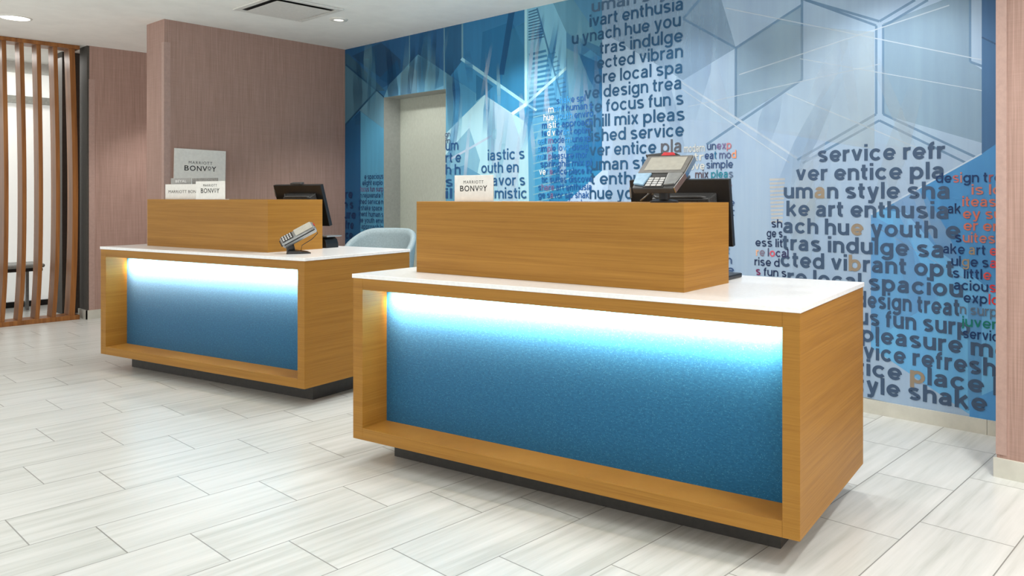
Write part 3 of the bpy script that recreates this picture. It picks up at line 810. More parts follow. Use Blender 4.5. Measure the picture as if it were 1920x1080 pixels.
    ((150, 210, 231), [0, 0, 0.4509079573513468, 0.4509079573513468], [(-3.944, 1.736), (-3.899, 1.734), (-3.856, 1.988), (-3.93, 1.994)]),
    ((150, 210, 231), [0, 0, 0.5497401982388644, 0.5497401982388644], [(-4.602, 2.354), (-4.547, 2.348), (-4.535, 2.163), (-4.628, 2.172)]),
    ((150, 210, 231), [0, 0, 0.5497401982388644, 0.5497401982388644], [(-4.616, 1.987), (-4.56, 1.982), (-4.535, 2.163), (-4.628, 2.172)]),
    ((150, 200, 238), [0, 0, 0.4491876262160132, 0.4491876262160132], [(-3.897, 2.042), (-3.85, 2.038), (-3.816, 1.881), (-3.895, 1.886)]),
    ((150, 200, 238), [0, 0, 0.4491876262160132, 0.4491876262160132], [(-3.861, 1.729), (-3.814, 1.726), (-3.816, 1.881), (-3.895, 1.886)]),
    ((60, 147, 200), [0, 0, 0.4187004979616394, 0.4187004979616394], [(-4.247, 2.493), (-4.228, 2.491), (-4.266, 2.181), (-4.298, 2.184)]),
    ((60, 147, 200), [0, 0, 0.4187004979616394, 0.4187004979616394], [(-4.336, 1.87), (-4.317, 1.869), (-4.266, 2.181), (-4.298, 2.184)]),
    ((186, 216, 242), [0, 0, 0.35286193638667174, 0.35286193638667174], [(-4.383, 2.259), (-4.362, 2.257), (-4.387, 2.053), (-4.422, 2.056)]),
    ((186, 216, 242), [0, 0, 0.35286193638667174, 0.35286193638667174], [(-4.447, 1.851), (-4.427, 1.849), (-4.387, 2.053), (-4.422, 2.056)]),
    ((60, 147, 200), [0, 0, 0.4552312840955999, 0.4552312840955999], [(-4.21, 1.886), (-4.181, 1.884), (-4.17, 1.75), (-4.218, 1.753)]),
    ((60, 147, 200), [0, 0, 0.4552312840955999, 0.4552312840955999], [(-4.208, 1.618), (-4.179, 1.617), (-4.17, 1.75), (-4.218, 1.753)]),
    ((206, 228, 246), [0, 0, 0.27693974664689414, 0.27693974664689414], [(-4.591, 1.866), (-4.563, 1.864), (-4.529, 1.668), (-4.576, 1.67)]),
    ((206, 228, 246), [0, 0, 0.27693974664689414, 0.27693974664689414], [(-4.542, 1.474), (-4.514, 1.474), (-4.529, 1.668), (-4.576, 1.67)]),
    ((24, 109, 171), [0, 0, 0.4914065757010321, 0.4914065757010321], [(-4.439, 2.686), (-4.413, 2.683), (-4.448, 2.515), (-4.491, 2.52)]),
    ((24, 109, 171), [0, 0, 0.4914065757010321, 0.4914065757010321], [(-4.527, 2.35), (-4.501, 2.347), (-4.448, 2.515), (-4.491, 2.52)]),
    ((206, 228, 246), [0, 0, 0.4111433714960666, 0.4111433714960666], [(-3.898, 2.334), (-3.871, 2.33), (-3.849, 2.13), (-3.894, 2.134)]),
    ((206, 228, 246), [0, 0, 0.4111433714960666, 0.4111433714960666], [(-3.873, 1.934), (-3.846, 1.931), (-3.849, 2.13), (-3.894, 2.134)]),
    ((60, 147, 200), [0, 0, 0.5340292120535626, 0.5340292120535626], [(-4.57, 2.127), (-4.513, 2.122), (-4.557, 1.857), (-4.654, 1.863)]),
    ((60, 147, 200), [0, 0, 0.5340292120535626, 0.5340292120535626], [(-4.699, 1.593), (-4.64, 1.59), (-4.557, 1.857), (-4.654, 1.863)]),
    ((150, 210, 231), [0, 0, 0.3560475982125898, 0.3560475982125898], [(-5.035, 2.118), (-5.006, 2.115), (-5.03, 1.805), (-5.079, 1.808)]),
    ((150, 210, 231), [0, 0, 0.3560475982125898, 0.3560475982125898], [(-5.103, 1.495), (-5.074, 1.494), (-5.03, 1.805), (-5.079, 1.808)]),
    ((150, 210, 231), [0, 0, 0.47126318735364037, 0.47126318735364037], [(-4.874, 1.96), (-4.83, 1.957), (-4.891, 1.587), (-4.966, 1.59)]),
    ((150, 210, 231), [0, 0, 0.47126318735364037, 0.47126318735364037], [(-5.029, 1.213), (-4.983, 1.213), (-4.891, 1.587), (-4.966, 1.59)]),
    ((150, 210, 231), [0, 0, 0.42132600439908996, 0.42132600439908996], [(-5.469, 2.162), (-5.437, 2.159), (-5.443, 1.899), (-5.497, 1.902)]),
    ((150, 210, 231), [0, 0, 0.42132600439908996, 0.42132600439908996], [(-5.503, 1.64), (-5.47, 1.639), (-5.443, 1.899), (-5.497, 1.902)]),
    ((150, 210, 231), [0, 0, 0.45743515648327115, 0.45743515648327115], [(-4.456, 1.827), (-4.422, 1.824), (-4.459, 1.694), (-4.516, 1.697)]),
    ((150, 210, 231), [0, 0, 0.45743515648327115, 0.45743515648327115], [(-4.553, 1.565), (-4.518, 1.564), (-4.459, 1.694), (-4.516, 1.697)]),
    ((150, 210, 231), [0, 0, 0.5255556704998472, 0.5255556704998472], [(-4.988, 2.368), (-4.959, 2.365), (-4.939, 2.152), (-4.987, 2.156)]),
    ((150, 210, 231), [0, 0, 0.5255556704998472, 0.5255556704998472], [(-4.968, 1.943), (-4.939, 1.941), (-4.939, 2.152), (-4.987, 2.156)]),
    ((206, 228, 246), [0, 0, 0.5313326846382196, 0.5313326846382196], [(-5.343, 1.97), (-5.314, 1.968), (-5.355, 1.583), (-5.403, 1.585)]),
    ((206, 228, 246), [0, 0, 0.5313326846382196, 0.5313326846382196], [(-5.445, 1.195), (-5.415, 1.195), (-5.355, 1.583), (-5.403, 1.585)]),
    ((186, 216, 242), [0, 0, 0.3668137776570364, 0.3668137776570364], [(-5.062, 2.544), (-5.03, 2.539), (-5.09, 2.303), (-5.143, 2.308)]),
    ((186, 216, 242), [0, 0, 0.3668137776570364, 0.3668137776570364], [(-5.204, 2.068), (-5.172, 2.065), (-5.09, 2.303), (-5.143, 2.308)]),
    ((206, 228, 246), [0, 0, 0.32630690566982623, 0.32630690566982623], [(-4.055, 2.264), (-4.013, 2.26), (-4.057, 1.951), (-4.129, 1.957)]),
    ((206, 228, 246), [0, 0, 0.32630690566982623, 0.32630690566982623], [(-4.175, 1.643), (-4.131, 1.641), (-4.057, 1.951), (-4.129, 1.957)]),
    ((186, 216, 242), [0, 0, 0.5323720331689101, 0.5323720331689101], [(-4.513, 2.473), (-4.49, 2.47), (-4.503, 2.159), (-4.542, 2.163)]),
    ((186, 216, 242), [0, 0, 0.5323720331689101, 0.5323720331689101], [(-4.556, 1.85), (-4.532, 1.848), (-4.503, 2.159), (-4.542, 2.163)]),
    ((186, 216, 242), [0, 0, 0.29539119822863735, 0.29539119822863735], [(-4.104, 2.499), (-4.077, 2.495), (-4.063, 2.309), (-4.108, 2.314)]),
    ((186, 216, 242), [0, 0, 0.29539119822863735, 0.29539119822863735], [(-4.094, 2.127), (-4.067, 2.125), (-4.063, 2.309), (-4.108, 2.314)]),
    ((150, 210, 231), [0, 0, 0.44891629027823166, 0.44891629027823166], [(-5.018, 1.965), (-4.988, 1.963), (-4.99, 1.762), (-5.041, 1.765)]),
    ((150, 210, 231), [0, 0, 0.44891629027823166, 0.44891629027823166], [(-5.043, 1.562), (-5.013, 1.561), (-4.99, 1.762), (-5.041, 1.765)]),
    ((24, 109, 171), [0, 0, 0.5954197792600785, 0.5954197792600785], [(-5.576, 2.384), (-5.511, 2.377), (-5.467, 2.18), (-5.575, 2.19)]),
    ((24, 109, 171), [0, 0, 0.5954197792600785, 0.5954197792600785], [(-5.53, 1.992), (-5.465, 1.988), (-5.467, 2.18), (-5.575, 2.19)]),
    ((206, 228, 246), [0, 0, 0.5136831610057169, 0.5136831610057169], [(-4.701, 1.8), (-4.665, 1.798), (-4.725, 1.462), (-4.786, 1.463)]),
    ((206, 228, 246), [0, 0, 0.5136831610057169, 0.5136831610057169], [(-4.848, 1.121), (-4.811, 1.122), (-4.725, 1.462), (-4.786, 1.463)]),
    ((206, 228, 246), [0, 0, 0.589837447557255, 0.589837447557255], [(-4.262, 1.807), (-4.213, 1.804), (-4.187, 1.555), (-4.268, 1.558)]),
    ((206, 228, 246), [0, 0, 0.589837447557255, 0.589837447557255], [(-4.242, 1.308), (-4.193, 1.308), (-4.187, 1.555), (-4.268, 1.558)]),
    ((60, 147, 200), [0, 0, 0.5648861926083293, 0.5648861926083293], [(-5.401, 2.531), (-5.337, 2.523), (-5.296, 2.37), (-5.402, 2.382)]),
    ((60, 147, 200), [0, 0, 0.5648861926083293, 0.5648861926083293], [(-5.36, 2.229), (-5.297, 2.223), (-5.296, 2.37), (-5.402, 2.382)]),
    ((206, 228, 246), [0, 0, 0.25694577272040725, 0.25694577272040725], [(-4.497, 2.712), (-4.472, 2.708), (-4.487, 2.408), (-4.529, 2.413)]),
    ((206, 228, 246), [0, 0, 0.25694577272040725, 0.25694577272040725], [(-4.545, 2.111), (-4.519, 2.109), (-4.487, 2.408), (-4.529, 2.413)]),
    ((186, 216, 242), [0, 0, 0.5515826507608834, 0.5515826507608834], [(-4.549, 2.682), (-4.523, 2.679), (-4.555, 2.339), (-4.598, 2.344)]),
    ((186, 216, 242), [0, 0, 0.5515826507608834, 0.5515826507608834], [(-4.63, 2.001), (-4.603, 1.999), (-4.555, 2.339), (-4.598, 2.344)]),
    ((206, 228, 246), [0, 0, 0.29172367945280514, 0.29172367945280514], [(-4.644, 1.949), (-4.59, 1.946), (-4.634, 1.735), (-4.726, 1.74)]),
    ((206, 228, 246), [0, 0, 0.29172367945280514, 0.29172367945280514], [(-4.771, 1.526), (-4.715, 1.524), (-4.634, 1.735), (-4.726, 1.74)]),
    ((206, 228, 246), [0, 0, 0.47001252360502893, 0.47001252360502893], [(-5.131, 2.47), (-5.115, 2.468), (-5.101, 2.109), (-5.129, 2.111)]),
    ((206, 228, 246), [0, 0, 0.47001252360502893, 0.47001252360502893], [(-5.115, 1.752), (-5.099, 1.751), (-5.101, 2.109), (-5.129, 2.111)]),
    ((150, 210, 231), [0, 0, 0.2678405010366067, 0.2678405010366067], [(-4.053, 2.612), (-4.02, 2.607), (-4.02, 2.425), (-4.076, 2.432)]),
    ((150, 210, 231), [0, 0, 0.2678405010366067, 0.2678405010366067], [(-4.077, 2.249), (-4.043, 2.245), (-4.02, 2.425), (-4.076, 2.432)]),
    ((206, 228, 246), [0, 0, 0.418984534525442, 0.418984534525442], [(-4.892, 1.933), (-4.874, 1.931), (-4.942, 1.592), (-4.973, 1.593)]),
    ((206, 228, 246), [0, 0, 0.418984534525442, 0.418984534525442], [(-5.042, 1.248), (-5.024, 1.248), (-4.942, 1.592), (-4.973, 1.593)]),
    ((24, 109, 171), [0, 0, 0.3729513454066886, 0.3729513454066886], [(-5.491, 2.079), (-5.457, 2.076), (-5.497, 1.805), (-5.554, 1.808)]),
    ((24, 109, 171), [0, 0, 0.3729513454066886, 0.3729513454066886], [(-5.595, 1.533), (-5.56, 1.532), (-5.497, 1.805), (-5.554, 1.808)]),
    ((206, 228, 246), [0, 0, 0.2946635346445, 0.2946635346445], [(-4.43, 2.168), (-4.397, 2.165), (-4.364, 1.952), (-4.418, 1.956)]),
    ((206, 228, 246), [0, 0, 0.2946635346445, 0.2946635346445], [(-4.385, 1.743), (-4.353, 1.742), (-4.364, 1.952), (-4.418, 1.956)]),
    ((60, 147, 200), [0, 0, 0.46155220365222477, 0.46155220365222477], [(-5.538, 2.073), (-5.5, 2.07), (-5.555, 1.725), (-5.619, 1.728)]),
    ((60, 147, 200), [0, 0, 0.46155220365222477, 0.46155220365222477], [(-5.675, 1.377), (-5.637, 1.377), (-5.555, 1.725), (-5.619, 1.728)]),
    ((60, 147, 200), [0, 0, 0.46960550005475477, 0.46960550005475477], [(-4.193, 2.332), (-4.177, 2.331), (-4.159, 2.024), (-4.185, 2.026)]),
    ((60, 147, 200), [0, 0, 0.46960550005475477, 0.46960550005475477], [(-4.168, 1.72), (-4.152, 1.719), (-4.159, 2.024), (-4.185, 2.026)]),
    ((24, 109, 171), [0, 0, 0.43754308443167633, 0.43754308443167633], [(-4.194, 2.392), (-4.17, 2.389), (-4.188, 2.052), (-4.228, 2.055)]),
    ((24, 109, 171), [0, 0, 0.43754308443167633, 0.43754308443167633], [(-4.246, 1.715), (-4.223, 1.714), (-4.188, 2.052), (-4.228, 2.055)]),
    ((24, 109, 171), [0, 0, 0.36394771807627746, 0.36394771807627746], [(-4.262, 2.623), (-4.247, 2.621), (-4.3, 2.406), (-4.325, 2.409)]),
    ((24, 109, 171), [0, 0, 0.36394771807627746, 0.36394771807627746], [(-4.378, 2.191), (-4.363, 2.189), (-4.3, 2.406), (-4.325, 2.409)]),
    ((186, 216, 242), [0, 0, 0.5346275970789389, 0.5346275970789389], [(-3.873, 2.138), (-3.855, 2.137), (-3.874, 1.828), (-3.903, 1.83)]),
    ((186, 216, 242), [0, 0, 0.5346275970789389, 0.5346275970789389], [(-3.921, 1.519), (-3.904, 1.518), (-3.874, 1.828), (-3.903, 1.83)]),
    ((186, 216, 242), [0, 0, 0.2860966357146746, 0.2860966357146746], [(-4.383, 1.885), (-4.345, 1.882), (-4.334, 1.573), (-4.398, 1.575)]),
    ((186, 216, 242), [0, 0, 0.2860966357146746, 0.2860966357146746], [(-4.386, 1.265), (-4.348, 1.265), (-4.334, 1.573), (-4.398, 1.575)]),
    ((24, 109, 171), [0, 0, 0.2847548572772922, 0.2847548572772922], [(-4.431, 2.71), (-4.413, 2.707), (-4.474, 2.555), (-4.505, 2.56)]),
    ((24, 109, 171), [0, 0, 0.2847548572772922, 0.2847548572772922], [(-4.568, 2.405), (-4.549, 2.403), (-4.474, 2.555), (-4.505, 2.56)]),
    ((90, 158, 194), [0, 0, 0.34457633607726235, 0.34457633607726235], [(-5.646, 2.746), (-5.615, 2.742), (-5.647, 2.597), (-5.7, 2.604)]),
    ((90, 158, 194), [0, 0, 0.34457633607726235, 0.34457633607726235], [(-5.733, 2.458), (-5.701, 2.454), (-5.647, 2.597), (-5.7, 2.604)]),
    ((90, 158, 194), [0, 0, 0.35339772297965033, 0.35339772297965033], [(-5.968, 2.755), (-5.882, 2.743), (-5.897, 2.525), (-6.043, 2.542)]),
    ((90, 158, 194), [0, 0, 0.35339772297965033, 0.35339772297965033], [(-6.059, 2.321), (-5.971, 2.313), (-5.897, 2.525), (-6.043, 2.542)]),
    ((90, 158, 194), [0, 0, 0.25412666014148144, 0.25412666014148144], [(-5.991, 2.819), (-5.896, 2.806), (-5.86, 2.472), (-6.018, 2.49)]),
    ((90, 158, 194), [0, 0, 0.25412666014148144, 0.25412666014148144], [(-5.981, 2.153), (-5.886, 2.146), (-5.86, 2.472), (-6.018, 2.49)]),
    ((16, 63, 105), [0, 0, 0.31811898481748113, 0.31811898481748113], [(-7.161, 2.645), (-7.056, 2.633), (-7.008, 2.292), (-7.182, 2.307)]),
    ((16, 63, 105), [0, 0, 0.31811898481748113, 0.31811898481748113], [(-7.133, 1.964), (-7.029, 1.958), (-7.008, 2.292), (-7.182, 2.307)]),
    ((16, 63, 105), [0, 0, 0.2705792277449141, 0.2705792277449141], [(-6.621, 2.803), (-6.56, 2.794), (-6.49, 2.54), (-6.591, 2.552)]),
    ((16, 63, 105), [0, 0, 0.2705792277449141, 0.2705792277449141], [(-6.521, 2.299), (-6.46, 2.293), (-6.49, 2.54), (-6.591, 2.552)]),
    ((16, 63, 105), [0, 0, 0.4021567432372244, 0.4021567432372244], [(-5.655, 2.525), (-5.575, 2.515), (-5.531, 2.14), (-5.665, 2.151)]),
    ((16, 63, 105), [0, 0, 0.4021567432372244, 0.4021567432372244], [(-5.621, 1.774), (-5.541, 1.771), (-5.531, 2.14), (-5.665, 2.151)]),
    ((130, 189, 210), [0, 0, 0.3450503697617673, 0.3450503697617673], [(-6.273, 2.726), (-6.205, 2.717), (-6.216, 2.406), (-6.331, 2.417)]),
    ((130, 189, 210), [0, 0, 0.3450503697617673, 0.3450503697617673], [(-6.343, 2.103), (-6.273, 2.098), (-6.216, 2.406), (-6.331, 2.417)]),
    ((130, 189, 210), [0, 0, 0.2439665591395288, 0.2439665591395288], [(-5.974, 2.526), (-5.888, 2.516), (-5.895, 2.227), (-6.038, 2.24)]),
    ((130, 189, 210), [0, 0, 0.2439665591395288, 0.2439665591395288], [(-6.044, 1.947), (-5.958, 1.941), (-5.895, 2.227), (-6.038, 2.24)]),
    ((20, 74, 116), [0, 0, 0.3785675105161357, 0.3785675105161357], [(-6.344, 2.574), (-6.244, 2.563), (-6.193, 2.193), (-6.36, 2.207)]),
    ((20, 74, 116), [0, 0, 0.3785675105161357, 0.3785675105161357], [(-6.308, 1.834), (-6.209, 1.829), (-6.193, 2.193), (-6.36, 2.207)]),
    ((20, 74, 116), [0, 0, 0.3148250308646803, 0.3148250308646803], [(-6.142, 2.534), (-6.077, 2.526), (-6.103, 2.159), (-6.212, 2.167)]),
    ((20, 74, 116), [0, 0, 0.3148250308646803, 0.3148250308646803], [(-6.238, 1.794), (-6.172, 1.791), (-6.103, 2.159), (-6.212, 2.167)]),
    ((130, 189, 210), [0, 0, 0.410446614620836, 0.410446614620836], [(-6.946, 2.859), (-6.851, 2.846), (-6.828, 2.599), (-6.988, 2.617)]),
    ((130, 189, 210), [0, 0, 0.410446614620836, 0.410446614620836], [(-6.965, 2.367), (-6.869, 2.359), (-6.828, 2.599), (-6.988, 2.617)]),
    ((90, 158, 194), [0, 0, 0.45699468317826525, 0.45699468317826525], [(-6.889, 2.77), (-6.792, 2.757), (-6.763, 2.358), (-6.924, 2.373)]),
    ((90, 158, 194), [0, 0, 0.45699468317826525, 0.45699468317826525], [(-6.894, 1.97), (-6.797, 1.964), (-6.763, 2.358), (-6.924, 2.373)]),
    ((16, 63, 105), [0, 0, 0.3944749587424584, 0.3944749587424584], [(-6.578, 2.674), (-6.471, 2.661), (-6.393, 2.253), (-6.57, 2.269)]),
    ((16, 63, 105), [0, 0, 0.3944749587424584, 0.3944749587424584], [(-6.49, 1.86), (-6.385, 1.855), (-6.393, 2.253), (-6.57, 2.269)]),
    ((20, 74, 116), [0, 0, 0.27758690820071047, 0.27758690820071047], [(-5.833, 2.809), (-5.794, 2.804), (-5.805, 2.607), (-5.87, 2.615)]),
    ((20, 74, 116), [0, 0, 0.27758690820071047, 0.27758690820071047], [(-5.881, 2.418), (-5.842, 2.413), (-5.805, 2.607), (-5.87, 2.615)]),
    ((20, 74, 116), [0, 0, 0.2549801247342571, 0.2549801247342571], [(-6.858, 2.719), (-6.825, 2.715), (-6.852, 2.331), (-6.906, 2.336)]),
    ((20, 74, 116), [0, 0, 0.2549801247342571, 0.2549801247342571], [(-6.933, 1.949), (-6.9, 1.947), (-6.852, 2.331), (-6.906, 2.336)]),
    ((20, 74, 116), [0, 0, 0.3069983254053226, 0.3069983254053226], [(-7.136, 2.718), (-7.077, 2.711), (-7.019, 2.51), (-7.116, 2.52)]),
    ((20, 74, 116), [0, 0, 0.3069983254053226, 0.3069983254053226], [(-7.058, 2.32), (-7.0, 2.315), (-7.019, 2.51), (-7.116, 2.52)]),
    ((20, 74, 116), [0, 0, 0.2233898890244132, 0.2233898890244132], [(-6.176, 2.646), (-6.119, 2.639), (-6.117, 2.487), (-6.212, 2.498)]),
    ((20, 74, 116), [0, 0, 0.2233898890244132, 0.2233898890244132], [(-6.21, 2.345), (-6.153, 2.339), (-6.117, 2.487), (-6.212, 2.498)]),
    ((130, 189, 210), [0, 0, 0.2824283735668152, 0.2824283735668152], [(-6.078, 2.61), (-6.043, 2.606), (-6.027, 2.335), (-6.085, 2.34)]),
    ((130, 189, 210), [0, 0, 0.2824283735668152, 0.2824283735668152], [(-6.069, 2.068), (-6.034, 2.066), (-6.027, 2.335), (-6.085, 2.34)]),
    ((20, 74, 116), [0, 0, 0.3122670226061977, 0.3122670226061977], [(-6.033, 2.823), (-5.931, 2.809), (-5.936, 2.445), (-6.107, 2.463)]),
    ((20, 74, 116), [0, 0, 0.3122670226061977, 0.3122670226061977], [(-6.112, 2.093), (-6.009, 2.085), (-5.936, 2.445), (-6.107, 2.463)]),
    ((20, 74, 116), [0, 0, 0.3015591122347676, 0.3015591122347676], [(-5.858, 2.578), (-5.759, 2.567), (-5.763, 2.351), (-5.929, 2.368)]),
    ((20, 74, 116), [0, 0, 0.3015591122347676, 0.3015591122347676], [(-5.933, 2.149), (-5.833, 2.14), (-5.763, 2.351), (-5.929, 2.368)]),
    ((20, 74, 116), [0, 0, 0.41836819253800384, 0.41836819253800384], [(-6.17, 2.698), (-6.12, 2.691), (-6.147, 2.378), (-6.231, 2.386)]),
    ((20, 74, 116), [0, 0, 0.41836819253800384, 0.41836819253800384], [(-6.259, 2.07), (-6.208, 2.066), (-6.147, 2.378), (-6.231, 2.386)]),
    ((130, 189, 210), [0, 0, 0.39661139351331687, 0.39661139351331687], [(-5.912, 2.623), (-5.816, 2.611), (-5.815, 2.289), (-5.975, 2.304)]),
    ((130, 189, 210), [0, 0, 0.39661139351331687, 0.39661139351331687], [(-5.973, 1.976), (-5.877, 1.97), (-5.815, 2.289), (-5.975, 2.304)]),
    ((140, 172, 204), [0, 0, 0.23402750425774427, 0.23402750425774427], [(-3.505, 1.402), (-3.354, 1.399), (-3.225, 1.128), (-3.471, 1.124)]),
    ((140, 172, 204), [0, 0, 0.23402750425774427, 0.23402750425774427], [(-3.339, 0.854), (-3.194, 0.86), (-3.225, 1.128), (-3.471, 1.124)]),
    ((200, 218, 236), [0, 0, 0.18624738418233458, 0.18624738418233458], [(-2.944, 2.324), (-2.88, 2.315), (-2.758, 1.938), (-2.862, 1.947)]),
    ((200, 218, 236), [0, 0, 0.18624738418233458, 0.18624738418233458], [(-2.74, 1.576), (-2.679, 1.573), (-2.758, 1.938), (-2.862, 1.947)]),
    ((200, 218, 236), [0, 0, 0.3245080368765053, 0.3245080368765053], [(-2.096, 1.775), (-2.017, 1.769), (-2.085, 1.47), (-2.22, 1.474)]),
    ((200, 218, 236), [0, 0, 0.3245080368765053, 0.3245080368765053], [(-2.292, 1.164), (-2.209, 1.165), (-2.085, 1.47), (-2.22, 1.474)]),
    ((190, 206, 214), [0, 0, 0.23066777206693895, 0.23066777206693895], [(-3.584, 1.98), (-3.477, 1.971), (-3.526, 1.66), (-3.709, 1.669)]),
    ((190, 206, 214), [0, 0, 0.23066777206693895, 0.23066777206693895], [(-3.761, 1.347), (-3.649, 1.346), (-3.526, 1.66), (-3.709, 1.669)]),
    ((200, 218, 236), [0, 0, 0.28629636185271257, 0.28629636185271257], [(-2.089, 1.556), (-1.989, 1.551), (-2.096, 1.263), (-2.268, 1.263)]),
    ((200, 218, 236), [0, 0, 0.28629636185271257, 0.28629636185271257], [(-2.384, 0.958), (-2.276, 0.962), (-2.096, 1.263), (-2.268, 1.263)]),
    ((190, 206, 214), [0, 0, 0.2986634901034605, 0.2986634901034605], [(-2.042, 1.4), (-1.961, 1.399), (-2.057, 1.178), (-2.197, 1.176)]),
    ((190, 206, 214), [0, 0, 0.2986634901034605, 0.2986634901034605], [(-2.301, 0.945), (-2.214, 0.949), (-2.057, 1.178), (-2.197, 1.176)]),
    ((200, 218, 236), [0, 0, 0.25894397873819053, 0.25894397873819053], [(-1.761, 1.566), (-1.652, 1.561), (-1.491, 1.222), (-1.666, 1.222)]),
    ((200, 218, 236), [0, 0, 0.25894397873819053, 0.25894397873819053], [(-1.505, 0.89), (-1.403, 0.896), (-1.491, 1.222), (-1.666, 1.222)]),
    ((140, 172, 204), [0, 0, 0.3106312922311374, 0.3106312922311374], [(-3.383, 2.393), (-3.322, 2.384), (-3.148, 1.855), (-3.246, 1.862)]),
    ((140, 172, 204), [0, 0, 0.3106312922311374, 0.3106312922311374], [(-3.075, 1.348), (-3.019, 1.347), (-3.148, 1.855), (-3.246, 1.862)]),
    ((190, 206, 214), [0, 0, 0.24956337061073877, 0.24956337061073877], [(-1.599, 1.35), (-1.537, 1.349), (-1.379, 1.075), (-1.479, 1.072)]),
    ((190, 206, 214), [0, 0, 0.24956337061073877, 0.24956337061073877], [(-1.324, 0.807), (-1.267, 0.811), (-1.379, 1.075), (-1.479, 1.072)]),
    ((190, 206, 214), [0, 0, 0.2953668767721056, 0.2953668767721056], [(-2.257, 1.637), (-2.152, 1.631), (-2.124, 1.179), (-2.3, 1.177)]),
    ((190, 206, 214), [0, 0, 0.2953668767721056, 0.2953668767721056], [(-2.271, 0.717), (-2.165, 0.725), (-2.124, 1.179), (-2.3, 1.177)]),
    ((140, 172, 204), [0, 0, 0.18978140681003988, 0.18978140681003988], [(-3.635, 1.623), (-3.483, 1.617), (-3.626, 1.159), (-3.89, 1.157)]),
    ((140, 172, 204), [0, 0, 0.18978140681003988, 0.18978140681003988], [(-4.046, 0.669), (-3.88, 0.68), (-3.626, 1.159), (-3.89, 1.157)]),
    ((190, 206, 214), [0, 0, 0.20665061318728606, 0.20665061318728606], [(-1.834, 2.148), (-1.786, 2.142), (-1.608, 1.722), (-1.684, 1.728)]),
    ((190, 206, 214), [0, 0, 0.20665061318728606, 0.20665061318728606], [(-1.512, 1.325), (-1.468, 1.324), (-1.608, 1.722), (-1.684, 1.728)]),
    ((200, 218, 236), [0, 0, 0.22198020311943112, 0.22198020311943112], [(-1.983, 2.233), (-1.939, 2.227), (-1.877, 1.902), (-1.95, 1.909)]),
    ((200, 218, 236), [0, 0, 0.22198020311943112, 0.22198020311943112], [(-1.887, 1.586), (-1.844, 1.584), (-1.877, 1.902), (-1.95, 1.909)]),
    ((140, 172, 204), [0, 0, 0.2889319430193563, 0.2889319430193563], [(-2.995, 2.468), (-2.834, 2.443), (-2.87, 2.065), (-3.144, 2.093)]),
    ((140, 172, 204), [0, 0, 0.2889319430193563, 0.2889319430193563], [(-3.182, 1.697), (-3.014, 1.688), (-2.87, 2.065), (-3.144, 2.093)]),
    ((200, 218, 236), [0, 0, 0.2187185734478476, 0.2187185734478476], [(-3.515, 1.5), (-3.352, 1.496), (-3.18, 1.071), (-3.445, 1.065)]),
    ((200, 218, 236), [0, 0, 0.2187185734478476, 0.2187185734478476], [(-3.27, 0.645), (-3.115, 0.656), (-3.18, 1.071), (-3.445, 1.065)]),
    ((140, 172, 204), [0, 0, 0.21316202001142817, 0.21316202001142817], [(-1.695, 1.37), (-1.639, 1.369), (-1.551, 0.961), (-1.642, 0.957)]),
    ((140, 172, 204), [0, 0, 0.21316202001142817, 0.21316202001142817], [(-1.553, 0.555), (-1.5, 0.56), (-1.551, 0.961), (-1.642, 0.957)]),
    ((190, 206, 214), [0, 0, 0.2898555950343382, 0.2898555950343382], [(-1.556, 1.909), (-1.479, 1.901), (-1.57, 1.507), (-1.704, 1.512)]),
    ((190, 206, 214), [0, 0, 0.2898555950343382, 0.2898555950343382], [(-1.801, 1.099), (-1.718, 1.101), (-1.57, 1.507), (-1.704, 1.512)]),
    ((140, 172, 204), [0, 0, 0.28825759202459134, 0.28825759202459134], [(-2.04, 1.942), (-1.955, 1.933), (-2.117, 1.57), (-2.267, 1.576)]),
    ((140, 172, 204), [0, 0, 0.28825759202459134, 0.28825759202459134], [(-2.444, 1.187), (-2.349, 1.188), (-2.117, 1.57), (-2.267, 1.576)]),
    ((140, 172, 204), [0, 0, 0.25586623007286924, 0.25586623007286924], [(-2.421, 1.94), (-2.336, 1.932), (-2.366, 1.725), (-2.51, 1.734)]),
    ((140, 172, 204), [0, 0, 0.25586623007286924, 0.25586623007286924], [(-2.542, 1.521), (-2.454, 1.518), (-2.366, 1.725), (-2.51, 1.734)]),
    ((200, 218, 236), [0, 0, 0.3210808939635571, 0.3210808939635571], [(-1.994, 2.156), (-1.918, 2.146), (-1.988, 1.965), (-2.117, 1.978)]),
    ((200, 218, 236), [0, 0, 0.3210808939635571, 0.3210808939635571], [(-2.19, 1.791), (-2.111, 1.785), (-1.988, 1.965), (-2.117, 1.978)]),
    ((190, 204, 206), [0, 0.3, 0.35, 0], [(-2.599, 2.364), (-1.767, 2.183), (-1.767, 1.512), (-2.599, 1.68)]),
    ((40, 116, 171), [0, 0.5, 0.7, 0.2], [(-4.186, 2.512), (-3.821, 2.343), (-3.821, 1.432), (-4.186, 1.522)]),
]

def clip(poly, a, b, c):
    """keep the side a*x + b*z <= c"""
    out = []
    for i in range(len(poly)):
        p, q = poly[i], poly[(i + 1) % len(poly)]
        dp, dq = a * p[0] + b * p[1] - c, a * q[0] + b * q[1] - c
        if dp <= 0: out.append(p)
        if (dp < 0 < dq) or (dq < 0 < dp):
            t = dp / (dp - dq); out.append(tuple(u + t * (v - u) for u, v in zip(p, q)))
    return out


def rect(poly, x0, z0, x1, z1):
    for c in ((-1, 0, -x0), (1, 0, x1), (0, -1, -z0), (0, 1, z1)):
        if len(poly) < 3: return []
        poly = clip(poly, *c)
    return poly if len(poly) >= 3 else []


